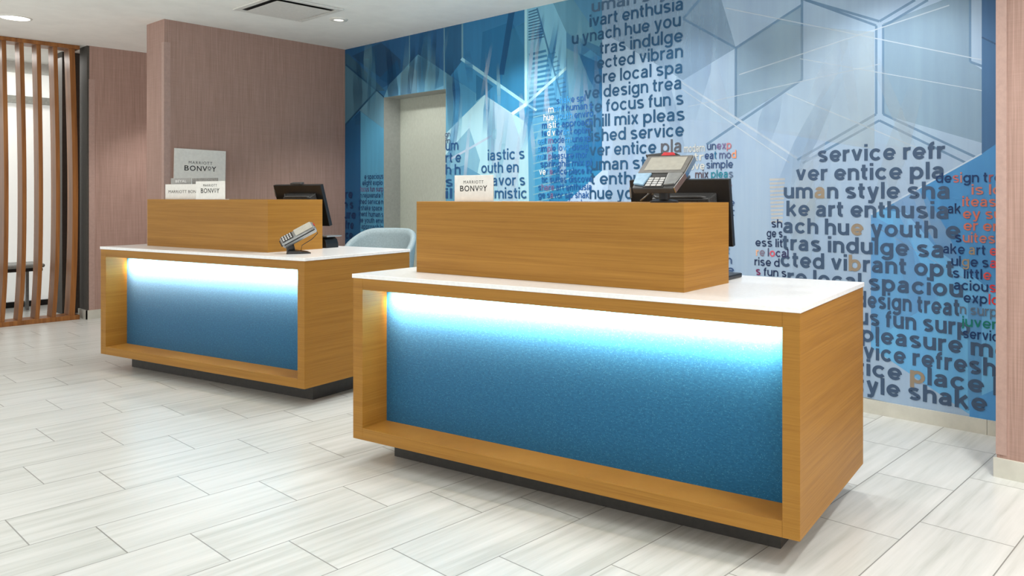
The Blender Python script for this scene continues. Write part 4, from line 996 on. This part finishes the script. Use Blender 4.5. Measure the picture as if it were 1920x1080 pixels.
def print_mesh(name, quads, mat, parent=None):
    """quads: list of (points3d, faces, rgba) into one mesh with a colour attribute"""
    vs = []; fs = []; cs = []
    for p, f, c in quads:
        b = len(vs); vs += p; fs += [tuple(b + i for i in q) for q in f]; cs += c if isinstance(c, list) else [c] * len(p)
    me = bpy.data.meshes.new(name); me.from_pydata(vs, [], fs); me.materials.append(mat)
    at = me.color_attributes.new('Col', 'FLOAT_COLOR', 'POINT')
    for i, c in enumerate(cs): at.data[i].color = c
    o = bpy.data.objects.new(name, me); COL.objects.link(o)
    if parent is not None: o.parent = parent
    return o


quads = []
for i, (c, al, pl) in enumerate(SHAPES):
    y = -0.0003 - 0.00001 * i
    for r in ((-7.345, 0.07, DX0, CEIL), (DX1, 0.07, -0.9, CEIL), (DX0, DZ, DX1, CEIL)):
        q = rect([(px[0], px[1], al[i_] if isinstance(al, list) else al) for i_, px in enumerate(pl)], *r)
        if q:
            if sum(q[j][0] * q[(j + 1) % len(q)][1] - q[(j + 1) % len(q)][0] * q[j][1] for j in range(len(q))) < 0: q = q[::-1]
            cc = lin(c); quads.append(([(x, y, z) for x, z, _ in q], [tuple(range(len(q)))], [(cc[0], cc[1], cc[2], a_) for _, _, a_ in q]))
mural = print_mesh('wall_mural', quads, M['print'])
mural.location = (0, BACK, 0)
tag(mural, 'blue geometric printed mural with large words covering the back wall', 'mural')
YT = -0.0003 - 0.00001 * len(SHAPES) - 0.0002
INK = {'right': (66, 88, 116), 'center': (34, 80, 116), 'small': (34, 92, 158), 'left': (40, 92, 138), 'door': (36, 84, 132), 'tiny': (70, 90, 120),
       'farsmall': (36, 76, 122), 'farbig': (24, 52, 92), 'mid': (58, 84, 126), 'midleft': (36, 54, 90), 'rightsmall': (28, 58, 104), 'pale': (206, 208, 204), 'ak': (30, 52, 92)}
SPECIAL = {('rightsmall', 'is lo'): (190, 120, 110), ('rightsmall', 'iteas'): (196, 112, 96), ('rightsmall', 'ey su'): (200, 110, 92), ('rightsmall', 'er en'): (200, 112, 94),
           ('rightsmall', 'suites'): (190, 116, 104), ('rightsmall', 'juven'): (24, 122, 112), ('rightsmall', 'n surp'): (96, 116, 138),
           ('mid', 'mix pleas'): (40, 130, 150), ('mid', 'vibrant'): (36, 130, 180), ('mid', 'eat mod'): (86, 100, 140), ('midleft', 're local'): (130, 100, 112),
           ('farsmall', 'focus fun surp'): (84, 74, 118), ('center', 'uman styl'): (66, 96, 124)}
TAN = (150, 136, 118); PALE = (232, 238, 240); RED = (196, 84, 92); MAU = (120, 104, 150); SKY = (60, 150, 214)
TINT = {('right', 'uman style sha'): {2: TAN}, ('right', 'ach hue youth e'): {6: TAN}, ('right', 'cted vibrant opt'): {7: TAN}, ('right', 'entice place li'): {7: TAN},
        ('small', 'ment human s'): {0: PALE, 1: SKY, 2: SKY}, ('small', 'hue youth enviro'): {0: PALE, 1: PALE, 2: PALE, 4: SKY, 5: SKY, 6: SKY, 7: SKY, 8: SKY},
        ('small', 'mistic approach'): {1: PALE, 2: PALE, 3: PALE, 4: PALE}, ('small', 'ted vibrant optim'): {2: PALE, 4: PALE, 8: SKY, 9: SKY},
        ('small', 'shake spl'): {1: SKY, 2: SKY, 3: SKY}, ('small', 'eat modern unexp'): {0: SKY, 1: SKY, 4: MAU, 8: SKY, 9: SKY}, ('small', 'simple love desig'): {0: SKY, 3: MAU, 4: MAU, 9: SKY, 10: SKY},
        ('small', 'mix pleasure mor'): {0: SKY, 1: SKY, 4: MAU}, ('small', 'share art enthusia'): {1: MAU, 2: MAU, 3: MAU, 4: MAU}, ('small', 'ge savor sip shak'): {4: MAU}, ('small', 'ver entice place liv'): {0: PALE, 1: PALE, 4: MAU},
        ('mid', 'unexp'): {2: MAU, 3: MAU, 4: (190, 120, 130)}, ('mid', 'eat mod'): {6: (236, 150, 110), 0: (40, 70, 120), 1: (40, 70, 120), 2: (40, 110, 150)}, ('mid', 'mix pleas'): {0: (96, 80, 90), 1: (96, 80, 90), 2: (60, 60, 80), 8: (90, 110, 140)},
        ('mid', 'design s'): {7: (170, 130, 150)}, ('midleft', 're local'): {0: (230, 180, 150), 1: (130, 120, 140), 4: (220, 90, 110), 3: (80, 80, 110), 5: (60, 60, 100), 6: (60, 60, 100), 7: (60, 60, 100)},
        ('midleft', 's fun s'): {0: (120, 40, 90)}, ('rightsmall', 'ake art e'): {3: (70, 90, 130), 8: (206, 80, 80), 4: TAN}, ('rightsmall', 'ulge sa'): {6: (206, 70, 80), 2: TAN}, ('rightsmall', 's little'): {7: (206, 80, 80)},
        ('rightsmall', 'acious'): {5: (214, 60, 70)}, ('rightsmall', 'explo'): {4: (220, 60, 60), 3: (210, 70, 80)}, ('rightsmall', 'design tre'): {2: (190, 110, 110), 3: (190, 130, 120), 8: (150, 90, 100)},
        ('rightsmall', 'suites'): {0: (24, 50, 96)}, ('farsmall', 'focus fun surp'): {0: MAU, 1: MAU, 2: MAU}, ('center', 'ver entice pla'): {11: (90, 92, 100), 12: (90, 92, 100), 13: (90, 92, 100)}}
WEIGHT = {'right': 0.30, 'center': 0.25, 'left': 0.25, 'farbig': 0.28, 'door': 0.24}
for bi, (name, pitch, lines) in enumerate(TEXT):
    quads = []
    for j, (t, x0, x1, z) in enumerate(lines):
        base = SPECIAL.get((name, t), INK[name]); y = YT - 0.0002 * (j % 2) - 0.0004 * (bi % 3)
        for v2, fs, tint in set_line(t, x0, x1, z, pitch * 0.62, WEIGHT.get(name, 0.24), TINT.get((name, t))):
            c = lin(tint or base)
            quads.append(([(x, y - 0.00006 * si, zz) for x, zz, si in v2], fs, (c[0], c[1], c[2], 1.0)))
    print_mesh('lettering', quads, M['print_text'], mural)

# ================================================================== slatted screen at the left
scr = empty('slatted_screen', (-9.25, 1.6, 0))
tag(scr, 'walnut room divider of tall wavy slats at the left edge', 'screen')
m = MB(); m.box(-0.11, -0.75, CEIL - 0.04, 0.11, 0.965, CEIL - 0.002); m.build('top_rail', M['walnut'], scr, 0.002)
m = MB(); m.box(-0.11, -0.75, 0, 0.11, 0.965, 0.045); m.build('bottom_rail', M['walnut'], scr, 0.002)
def slat(y, half, amp, foot):
    n = 30; m = MB(); vs = []; fs = []
    for i in range(n + 1):
        u = i / n; z = 0.045 + (CEIL - 0.085) * u
        d = amp * math.sin(PI * u ** 0.85) - foot * max(0, 1 - u / 0.22) ** 1.5
        for x, yy in ((-0.07, -half), (0.1, -half), (0.1, half), (-0.07, half)):
            vs.append((x, y + yy + d, z))
    for i in range(n):
        for j in range(4):
            fs.append((4 * i + j, 4 * i + (j + 1) % 4, 4 * i + 4 + (j + 1) % 4, 4 * i + 4 + j))
    fs.append((3, 2, 1, 0)); fs.append(tuple(4 * n + j for j in range(4)))
    m.add(vs, fs)
    return m.build('slat', M['walnut'], scr, 0.0015)
slat(0.90, 0.024, 0.030, 0.0)
for i in range(1, 12):
    slat(0.896 - 0.1385 * i, 0.0175, 0.020 + 0.004 * (i % 2), 0.012)

# bench behind the screen
o = empty('bench', (-10.35, 1.9, 0)); tag(o, 'low grey bench behind the wooden slats at far left', 'bench')
MB().box(-0.22, -1.2, 0.465, 0.22, 0.62, 0.51).build('seat', M['bench'], o, 0.02)
MB().box(-0.20, -1.18, 0.43, 0.20, 0.60, 0.46).build('seat_frame', M['black'], o, 0.002)
for y in (-1.1, -0.3, 0.5):
    MB().box(-0.03, y - 0.015, 0, 0.03, y + 0.015, 0.43).build('leg', M['silver'], o, 0.002)

# ================================================================== reception desks
ZT = 0.882; ZB = 0.114; TC = 0.019
def reception_desk(label, loc, rz, W, D, riser):
    d = empty('reception_desk', loc, rz)
    tag(d, label, 'desk', 'reception desks')
    t = 0.06; zt = ZT - TC
    for x0, x1 in ((-W, -W + t + 0.003), (-t, 0)):
        MB().box(x0, 0, ZB, x1, D, zt).build('side_panel', M['oak'], d, 0.0015)
    MB().box(-W + t + 0.003, 0.0005, 0.811, -t, D, zt).build('top_board', M['oak'], d, 0.0015)
    MB().box(-W + t + 0.003, 0.0005, ZB, -t, D, 0.169).build('bottom_board', M['oak'], d, 0.0015)
    MB().box(-W + t + 0.003, 0.150, 0.169, -t, 0.165, 0.811).build('glass_panel', M['blue_glass'], d)
    MB().box(-W + t + 0.003, D - 0.02, 0.169, -t, D - 0.004, 0.811).build('back_panel', M['oak'], d)
    MB().box(-W - 0.004, -0.004, zt, 0.004, D + 0.004, ZT).build('countertop', M['quartz'], d, 0.002)
    MB().box(-W + 0.10, 0.165, 0, -0.12, D - 0.10, ZB).build('plinth', M['plinth'], d)
    MB().box(-W + t + 0.02, 0.128, 0.802, -t - 0.02, 0.149, 0.811).build('light_strip', M['led'], d)
    L = area('led_strip_light', (-W / 2, 0.096, 0.799), 44, W - 0.20, 0.012, (R(48), 0, 0), (1.0, 0.82, 0.66)); L.parent = d; L.data.spread = R(89)
    x, y, wd, dp, rr = riser
    rs = MB()
    c, s = math.cos(rr), math.sin(rr)
    P = lambda a, b: (x + a * c - b * s, y + a * s + b * c)
    rs.prism([P(-wd, 0), P(0, 0), P(0, dp), P(-wd, dp)], ZT, 1.22)
    rs.build('riser', M['oak'], d, 0.0012)
    return d
deskR = reception_desk('large oak reception desk in front, nearest, with a blue glass front and white counter', (-1.196, 2.386, 0), R(9.584), 2.118, 0.882, (-0.49, 0.155, 1.44, 0.40, R(-2.6)))
deskL = reception_desk('oak reception desk farther back on the left, before the pink wall', (-4.318, 2.354, 0), R(11.711), 2.118, 0.882, (-0.56, 0.187, 1.37, 0.43, R(-1.6)))
AR, AL = R(9.584), R(11.711)
def wp(desk, x, y, z):
    a = desk.rotation_euler.z; b = desk.location
    return (b.x + x * math.cos(a) - y * math.sin(a), b.y + x * math.sin(a) + y * math.cos(a), z)

# ================================================================== touch screen computers on the desks (seen from behind)
def monitor(desk, label, x1, width, yb, tilt, zb, zt, foot):
    o = empty('monitor', wp(desk, x1 - width / 2, yb - 0.10, ZT), desk.rotation_euler.z)
    tag(o, label, 'monitor', 'monitors on the desks')
    h = (zt - zb) / math.cos(tilt); w = width / 2
    g = Vector((0, -math.sin(tilt), math.cos(tilt))); n = Vector((0, math.cos(tilt), math.sin(tilt)))   # up the screen, towards the clerk
    o0 = Vector((0, 0.10, zb - ZT))
    def slab(u0, v0, u1, v1, d0, d1, name, mat, bev=0.003, taper=0.0):
        q = []
        for dd, k2 in ((d0, taper), (d1, 0)):
            q += [o0 + Vector((u0 + k2, 0, 0)) + g * (v0 + k2) + n * dd, o0 + Vector((u1 - k2, 0, 0)) + g * (v0 + k2) + n * dd,
                  o0 + Vector((u1 - k2, 0, 0)) + g * (v1 - k2) + n * dd, o0 + Vector((u0 + k2, 0, 0)) + g * (v1 - k2) + n * dd]
        m = MB(); m.add(q, [(3, 2, 1, 0), (4, 5, 6, 7), (0, 1, 5, 4), (1, 2, 6, 5), (2, 3, 7, 6), (3, 0, 4, 7)])
        return m.build(name, mat, o, bev)
    slab(-w, 0, w, h, 0, 0.028, 'housing', M['black'])
    slab(-w + 0.012, 0.012, w - 0.012, h - 0.012, 0.028, 0.031, 'display', M['darkgrey'], 0)
    hb = slab(-w + 0.12, 0.06, w - 0.06, h - 0.058, -0.052, 0.0, 'rear_housing', M['black_mesh'], 0.006, 0.02)
    # glossy top edge of the rear housing
    a = o0 + g * (h - 0.061)
    MB().tube([a + Vector((-w + 0.13, 0, 0)) + n * -0.02, a + Vector((-w + 0.16, 0, 0)) + n * -0.048 + g * -0.012, a + Vector((w - 0.12, 0, 0)) + n * -0.048 + g * -0.010,
               a + Vector((w - 0.085, 0, 0)) + n * -0.03 - g * 0.02], 0.006, 8).build('trim_edge', M['darkgrey'], o, 0, True)
    slab(-w - 0.001, h - 0.085, -w + 0.008, h - 0.035, -0.004, 0.012, 'bezel_glint', M['silver'], 0.001)  # silver sliver in place of the reflection on the side bezel
    MB().box(-0.04, 0.04, 0.02, 0.04, 0.07, zb - ZT + 0.12).build('stand_neck', M['black'], o, 0.004)
    MB().box(-0.20, -0.02, 0, foot, 0.16, 0.02).build('stand_base', M['black'], o, 0.006)
    wc = slab(-0.055, h + 0.002, 0.055, h + 0.016, -0.006, 0.028, 'webcam', M['darkgrey'], 0.004)
    return o
monitor(deskR, 'black monitor seen from behind on the front desk, behind the card terminal', -0.53, 0.50, 0.75, R(9.5), 1.02, 1.32, 0.27)
monitor(deskL, 'black monitor seen from behind on the rear desk near the grey chair', -0.627, 0.49, 0.75, R(16), 1.03, 1.321, 0.18)

# low black device with a silver lid on the rear counter
o = empty('desk_phone', wp(deskL, -0.60, 0.70, ZT), AL)
tag(o, 'low black desk device with a thin silver lid behind the rear desk riser', 'device')
m = MB(); prof = [(-0.06, 0.0), (0.035, 0.0), (0.033, 0.03), (0.022, 0.058), (0.0, 0.074), (-0.06, 0.076)]
m.extrude([(x, -0.035, z) for x, z in prof], (0, 0.11, 0)); m.build('body', M['black'], o, 0.003)
m = MB(); m.box(-0.06, -0.045, 0.077, 0.052, 0.09, 0.086); m.build('lid', M['silver'], o, 0.003)

# ================================================================== payment terminals
def basis(o, e1, e2, e3):
    mt = Matrix((e1, e2, e3)).transposed()
    o.rotation_euler = mt.to_euler()
# the handheld one in its cradle on the rear desk, seen from its side
o = empty('card_terminal', wp(deskL, -0.33, 0.235, ZT), 0)
tag(o, 'small silver card terminal on a black stand on the rear desk counter', 'card terminal')
foot = MB()
view = Vector((-4.69, 2.52, 0)).normalized(); side = Vector((-view.y, view.x, 0)) * -1      # to the right of the line of sight
def pt(a, b, c): return tuple(side * a - view * b + Vector((0, 0, c)))                        # a right, b towards the viewer, c up
foot.add([pt(-0.075, 0.05, 0), pt(0.075, 0.05, 0), pt(0.075, -0.06, 0), pt(-0.075, -0.06, 0), pt(-0.06, 0.04, 0.022), pt(0.05, 0.04, 0.012), pt(0.05, -0.05, 0.012), pt(-0.06, -0.05, 0.03)],
         [(0, 3, 2, 1), (4, 5, 6, 7), (0, 1, 5, 4), (1, 2, 6, 5), (2, 3, 7, 6), (3, 0, 4, 7)])
foot.build('foot', M['black'], o, 0.005)
m = MB(); m.tube([pt(-0.045, 0, 0.01), pt(-0.05, 0, 0.05), pt(-0.03, 0, 0.085)], 0.026, 14); m.build('stem', M['black'], o, 0.0, True)
cth, sth = math.cos(R(29)), math.sin(R(29))
e1 = side * cth + Vector((0, 0, sth)); up = side * -sth + Vector((0, 0, cth)); e3 = (up * math.cos(R(27)) - view * math.sin(R(27))).normalized(); e2 = e3.cross(e1)
bd = empty('body', (0, 0, 0)); bpy.data.objects.remove(bd)
c0 = Vector(pt(0.0, 0.01, 0.125))
def tp(u, v, wz): return tuple(c0 + e1 * u + e2 * v + e3 * wz)
def tbox(name, mat, u0, v0, w0, u1, v1, w1, par, bev=0.004, pinch=0.0):
    m = MB(); m.add([tp(u0, v0 + pinch, w0), tp(u1, v0 + pinch, w0), tp(u1, v1 - pinch, w0), tp(u0, v1 - pinch, w0), tp(u0, v0, w1), tp(u1, v0, w1), tp(u1, v1, w1), tp(u0, v1, w1)],
                    [(0, 3, 2, 1), (4, 5, 6, 7), (0, 1, 5, 4), (1, 2, 6, 5), (2, 3, 7, 6), (3, 0, 4, 7)])
    return m.build(name, mat, par, bev)
body = tbox('body', M['silver'], -0.118, -0.046, -0.036, 0.106, 0.046, 0.016, o, 0.014, 0.012)
tbox('display', M['screen_off'], -0.02, -0.038, 0.016, 0.092, 0.040, 0.019, o, 0.001)
tbox('keypad', M['black'], -0.105, -0.036, 0.0155, -0.035, 0.036, 0.018, o, 0.001)
for a in range(3):
    for b2 in range(4):
        tbox('key', M['key'], -0.10 + b2 * 0.016, -0.031 + a * 0.022, 0.018, -0.09 + b2 * 0.016, -0.015 + a * 0.022, 0.021, bpy.data.objects[o.children[-1].name] if False else o, 0.001)
tbox('card_slot', M['black'], -0.124, -0.034, -0.008, -0.114, 0.034, 0.0, o, 0.001)
tbox('seam', M['black'], -0.106, -0.0465, -0.004, 0.096, 0.0465, 0.0, o, 0.0)
tbox('status_light', M['red'], 0.104, -0.012, 0.002, 0.110, 0.012, 0.012, o, 0.001)
m = MB(); pts = [tp(0.10, -0.02, -0.02), tp(0.10, -0.02, -0.05), tp(0.05, -0.01, -0.075), pt(0.02, -0.01, 0.05), pt(0.012, -0.01, 0.012)]
m.tube(pts, 0.0022, 8); m.build('cable', M['black'], o, 0, True)

# the larger one on top of the front desk's riser
o = empty('payment_terminal', wp(deskR, -0.66, 0.31, 1.22), AR)
tag(o, 'grey signature payment terminal on a black pole on the front desk riser', 'card terminal')
m = MB(); m.lathe((0, 0.02), [(0.062, 0), (0.062, 0.006), (0.05, 0.010), (0.024, 0.014), (0.024, 0.058), (0.034, 0.062)], 36); m.build('stand', M['black'], o, 0, False)
o.scale = (0.94, 0.94, 0.94)
ti = R(51)      # lean back from upright
g = Vector((0, math.sin(ti), math.cos(ti))); n3 = Vector((0, -math.cos(ti), math.sin(ti)))   # up the face, out of the face
c1 = Vector((0, -0.085, 0.052))
def fb(name, mat, pts2, d0, d1, bev=0.003):
    """outline in the face (u across, v up), from depth d0 to d1 along the face normal"""
    m = MB(); p = [c1 + Vector((u, 0, 0)) + g * v + n3 * d0 for u, v in pts2]
    m.extrude(p, n3 * (d1 - d0)); return m.build(name, mat, o, bev)
fb('housing', M['darkgrey'], [(-0.098, 0.0), (0.098, 0.0), (0.112, 0.10), (0.112, 0.225), (-0.112, 0.225), (-0.112, 0.10)], -0.018, 0.012, 0.005)
fb('side_trim', M['chrome'], [(0.0985, 0.0), (0.103, 0.0), (0.1165, 0.10), (0.1165, 0.225), (0.112, 0.225), (0.112, 0.10)], -0.014, 0.014, 0.001)
fb('bezel', M['bezel'], [(-0.110, 0.100), (0.110, 0.100), (0.110, 0.223), (-0.110, 0.223)], 0.012, 0.017, 0.002)
fb('display', M['screen_off'], [(-0.086, 0.118), (0.090, 0.118), (0.090, 0.210), (-0.086, 0.210)], 0.017, 0.0185, 0.0)
fb('palm_rest', speckled('pale_blue_plastic', (150, 186, 212), 0.35), [(-0.098, 0.022), (-0.048, 0.014), (-0.038, 0.094), (-0.11, 0.094)], 0.012, 0.022, 0.002)
fb('palm_rest', M['silver'], [(0.050, 0.014), (0.097, 0.022), (0.11, 0.094), (0.042, 0.094)], 0.012, 0.022, 0.002)
fb('keypad', M['black'], [(-0.047, 0.004), (0.049, 0.004), (0.041, 0.096), (-0.037, 0.096)], 0.012, 0.015, 0.001)
for r_ in range(4):
    for c_ in range(3):
        u = -0.026 + c_ * 0.027; v_ = 0.014 + r_ * 0.015
        fb('key', M['key'], [(u - 0.011, v_ - 0.005), (u + 0.011, v_ - 0.005), (u + 0.011, v_ + 0.006), (u - 0.011, v_ + 0.006)], 0.015, 0.019, 0.001)
fb('top_hood', M['black'], [(-0.112, 0.225), (0.05, 0.225), (0.02, 0.245), (-0.05, 0.248), (-0.13, 0.238)], -0.012, 0.016, 0.002)
fb('hood_label', M['red'], [(-0.045, 0.226), (0.025, 0.226), (0.01, 0.246), (-0.04, 0.249)], 0.016, 0.0175, 0.0)
m = MB(); m.tube([(-0.10, -0.01, 0.008), (-0.075, -0.02, 0.022), (-0.055, -0.01, 0.042), (-0.045, 0.0, 0.046), (-0.05, 0.01, 0.034)], 0.0035, 8); m.build('stylus_cord', M['silver'], o, 0, True)

# ================================================================== cards and signs
def bonvoy(par, w, z0, depth, scale_top=1.0):
    """two-line word mark centred on x=0, width w, baseline of the lower line z0, facing -y at y=depth"""
    quads = []
    c = lin((40, 38, 36)) [:3] + (1.0,)
    h = w * 0.155
    segs = [('B', 0.0, 0.135), ('O', 0.165, 0.345), ('N', 0.385, 0.53), ('V', 0.555, 0.71), ('Y', 0.85, 1.0)]
    for t, a, b2 in segs:
        v, fs = fit(t, -w / 2 + a * w, -w / 2 + b2 * w, z0, h / CH, 0.01)
        quads.append(([(x, depth, z) for x, z in v], fs, c))
    v, fs = fit('O', -w / 2 + 0.725 * w, -w / 2 + 0.835 * w, z0 + h * 0.33, h * 0.62 / CH, 0.015)
    quads.append(([(x, depth, z) for x, z in v], fs, c))
    v = [(-w / 2 + 0.735 * w, z0 + h * 0.14), (-w / 2 + 0.825 * w, z0 + h * 0.14), (-w / 2 + 0.825 * w, z0 + h * 0.22), (-w / 2 + 0.735 * w, z0 + h * 0.22)]
    quads.append(([(x, depth, z) for x, z in v], [(0, 1, 2, 3)], c))
    v, fs = fit('MARRIOTT', -w * 0.37, w * 0.37, z0 + h * 1.38, h * 0.55 / CH, 0.0, 1.25)
    quads.append(([(x, depth, z) for x, z in v], fs, c))
    return print_mesh('lettering', quads, M['print_text'], par)

def sign(name, label, loc, rz, w, h, mat, th=0.004, foot=0.06, cat='sign', roll=0.0, group=None):
    o = empty(name, loc, rot=(0, roll, rz)); tag(o, label, cat, group)
    MB().box(-w / 2, -th / 2, 0, w / 2, th / 2, h).build('panel', mat, o, 0.001)
    if foot:
        MB().box(-w / 2, -th / 2, 0, w / 2, foot, 0.003).build('foot', mat, o)
    return o
o = sign('card_sign', 'small white card sign standing on the front desk riser', wp(deskR, -1.602, 0.255, 1.22), AR - R(1.5), 0.236, 0.122, M['card'])
bonvoy(o, 0.165, 0.048, -0.0026)
zr = 1.22
wa = math.atan2(4.4463 - 2.652, -7.335 + 7.213)            # direction of the pink wall
wpt = lambda s, off: (-7.213 + math.cos(wa) * s + math.sin(wa) * off, 2.652 + math.sin(wa) * s - math.cos(wa) * off)
o = sign('wall_sign', 'large white sign board with a two-line word mark on the pink wall', (*wpt(0.295, 0.012), 1.20), wa, 0.452, 0.452, M['card'], 0.012, 0.0, roll=R(1.0))
bonvoy(o, 0.28, 0.263, -0.0066)
o = sign('card_sign', 'wide white card with one line of text on the rear riser, lower left', wp(deskL, -1.56, 0.27, zr), AL, 0.44, 0.108, M['card'])
v, fs = fit('MARRIOTT BONVOY', -0.18, 0.23, 0.045, 0.020 / CH, 0.0, 1.1)
print_mesh('lettering', [([(x, -0.0026, z) for x, z in v], fs, lin((70, 62, 54)))], M['print_text'], o)
o = sign('card_sign', 'white card with two lines of text in front on the rear riser', wp(deskL, -1.185, 0.215, zr), AL, 0.315, 0.125, M['card'], foot=0.03)
bonvoy(o, 0.20, 0.045, -0.0026)
o = sign('card_holder', 'grey card with white letters behind the wide white card', wp(deskL, -1.70, 0.335, zr), AL, 0.235, 0.154, M['greycard'], foot=0.03)
v, fs = fit('BEYAL', -0.06, 0.07, 0.122, 0.018 / CH, 0.012, 1.1)
print_mesh('lettering', [([(x, -0.0026, z) for x, z in v], fs, lin((240, 240, 238)))], M['print_text'], o)
o = sign('card_holder', 'darker patterned grey card below the tall sign board', wp(deskL, -1.42, 0.335, zr), AL, 0.29, 0.151, M['darkcard'], foot=0.03)

# ================================================================== chair behind the rear desk
ch = empty('swivel_chair', (-5.68, 3.74, 0), R(28))
tag(ch, 'pale blue-grey tub chair behind the rear desk by the doorway', 'chair')
m = MB()
n = 36; rows = 12; vi = []; vs = []; fs = []
def shell(t, s, off):
    """t -1..1 round the back, s 0..1 up; off = thickness"""
    a = t * R(112)
    top = 0.955 - 0.20 * max(0, abs(t) - 0.30) ** 1.6 / 0.7 ** 1.6 - 0.02 * t * t
    z = 0.46 + (top - 0.46) * s
    r = 0.222 + 0.03 * s + off
    return (r * 1.05 * math.sin(a), r * math.cos(a) * 1.0 + 0.02 * s, z)
rings = []
for i in range(n + 1):
    t = -1 + 2 * i / n
    ring = [shell(t, j / rows, 0.0) for j in range(rows + 1)]
    tp_ = shell(t, 1, 0.022); ring.append((tp_[0], tp_[1], tp_[2] + 0.012))
    ring += [shell(t, j / rows, 0.045) for j in range(rows, -1, -1)]
    rings.append(ring)
q = len(rings[0])
vs = [p for r_ in rings for p in r_]
for i in range(n):
    for j in range(q):
        fs.append((i * q + j, i * q + (j + 1) % q, (i + 1) * q + (j + 1) % q, (i + 1) * q + j))
fs.append(tuple(range(q - 1, -1, -1))); fs.append(tuple(n * q + j for j in range(q)))
m.add(vs, fs); m.build('backrest', M['chair'], ch, 0, True)
m = MB(); m.lathe((0, 0.0), [(0.02, 0.40), (0.23, 0.40), (0.25, 0.42), (0.25, 0.47), (0.235, 0.50), (0.15, 0.515), (0.02, 0.52)], 40); m.build('seat', M['chair'], ch, 0, True)
m = MB(); m.cyl((0, 0), 0.03, 0.03, 0.07, 0.40, 20); m.build('column', M['chrome'], ch, 0, True)
for i in range(5):
    a = 2 * PI * i / 5
    lg = MB(); lg.tube([(0, 0, 0.09), (0.14 * math.cos(a), 0.14 * math.sin(a), 0.08), (0.27 * math.cos(a), 0.27 * math.sin(a), 0.06)], 0.016, 10)
    l = lg.build('leg', M['chrome'], ch, 0, True)
    cs = MB(); cs.lathe((0.27 * math.cos(a), 0.27 * math.sin(a)), [(0.01, 0.0), (0.022, 0.006), (0.025, 0.022), (0.02, 0.04), (0.008, 0.05)], 16); cs.build('caster', M['black'], l, 0, True)

# ================================================================== ceiling fixtures
o = empty('ceiling_air_diffuser', (-6.06, 3.165, CEIL), 0)
tag(o, 'square white air diffuser with dark slots in the ceiling', 'air vent')
m = MB(); ax, ay, f_ = 0.333, 0.300, 0.045
for x0, y0, x1, y1 in ((-ax, -ay, ax, -ay + f_), (-ax, ay - f_, ax, ay), (-ax, -ay + f_, -ax + f_, ay - f_), (ax - f_, -ay + f_, ax, ay - f_)):
    m.box(x0, y0, -0.014, x1, y1, -0.001)
m.build('frame', M['white_metal'], o, 0.004)
MB().box(-ax + f_, -ay + f_, -0.006, ax - f_, ay - f_, -0.001).build('slot', M['void'], o)
px_, py_ = ax - f_ - 0.028, ay - f_ - 0.028
m = MB(); m.add([(-px_, -py_, -0.020), (px_, -py_, -0.020), (px_, py_, -0.020), (-px_, py_, -0.020), (-px_ + 0.02, -py_ + 0.02, -0.015), (px_ - 0.02, -py_ + 0.02, -0.015), (px_ - 0.02, py_ - 0.02, -0.015), (-px_ + 0.02, py_ - 0.02, -0.015)],
                [(0, 1, 2, 3), (7, 6, 5, 4), (0, 4, 5, 1), (1, 5, 6, 2), (2, 6, 7, 3), (3, 7, 4, 0)])
m.box(-0.006, -0.006, -0.016, 0.006, 0.006, -0.006)
m.build('face_plate', M['white_metal'], o, 0.002)
def ring(name, o, r0, r1, z, mat):
    m = MB(); m.lathe((0, 0), [(r0, -0.001), (r0, z + 0.002), (r0 + 0.004, z), (r1 - 0.004, z + 0.002), (r1, -0.001)], 40)
    m.f = m.f[:-2]; m.mi = m.mi[:-2]
    return m.build(name, mat, o, 0, True)
o = empty('recessed_downlight', (-8.116, 1.799, CEIL)); tag(o, 'round recessed downlight in the ceiling above the slatted screen', 'ceiling light')
ring('trim_ring', o, 0.105, 0.125, -0.008, M['white_metal']); m = MB(); m.cyl((0, 0), 0.106, 0.106, -0.0045, -0.001, 40); m.build('lens', M['lamp'], o)
o = empty('spotlight', (-6.102, 3.639, CEIL)); tag(o, 'small round white spotlight in the ceiling near the blue mural', 'ceiling light')
ring('trim_ring', o, 0.040, 0.075, -0.012, M['white_metal']); m = MB(); m.cyl((0, 0), 0.042, 0.042, -0.004, -0.001, 32); m.build('lens', M['lamp'], o)
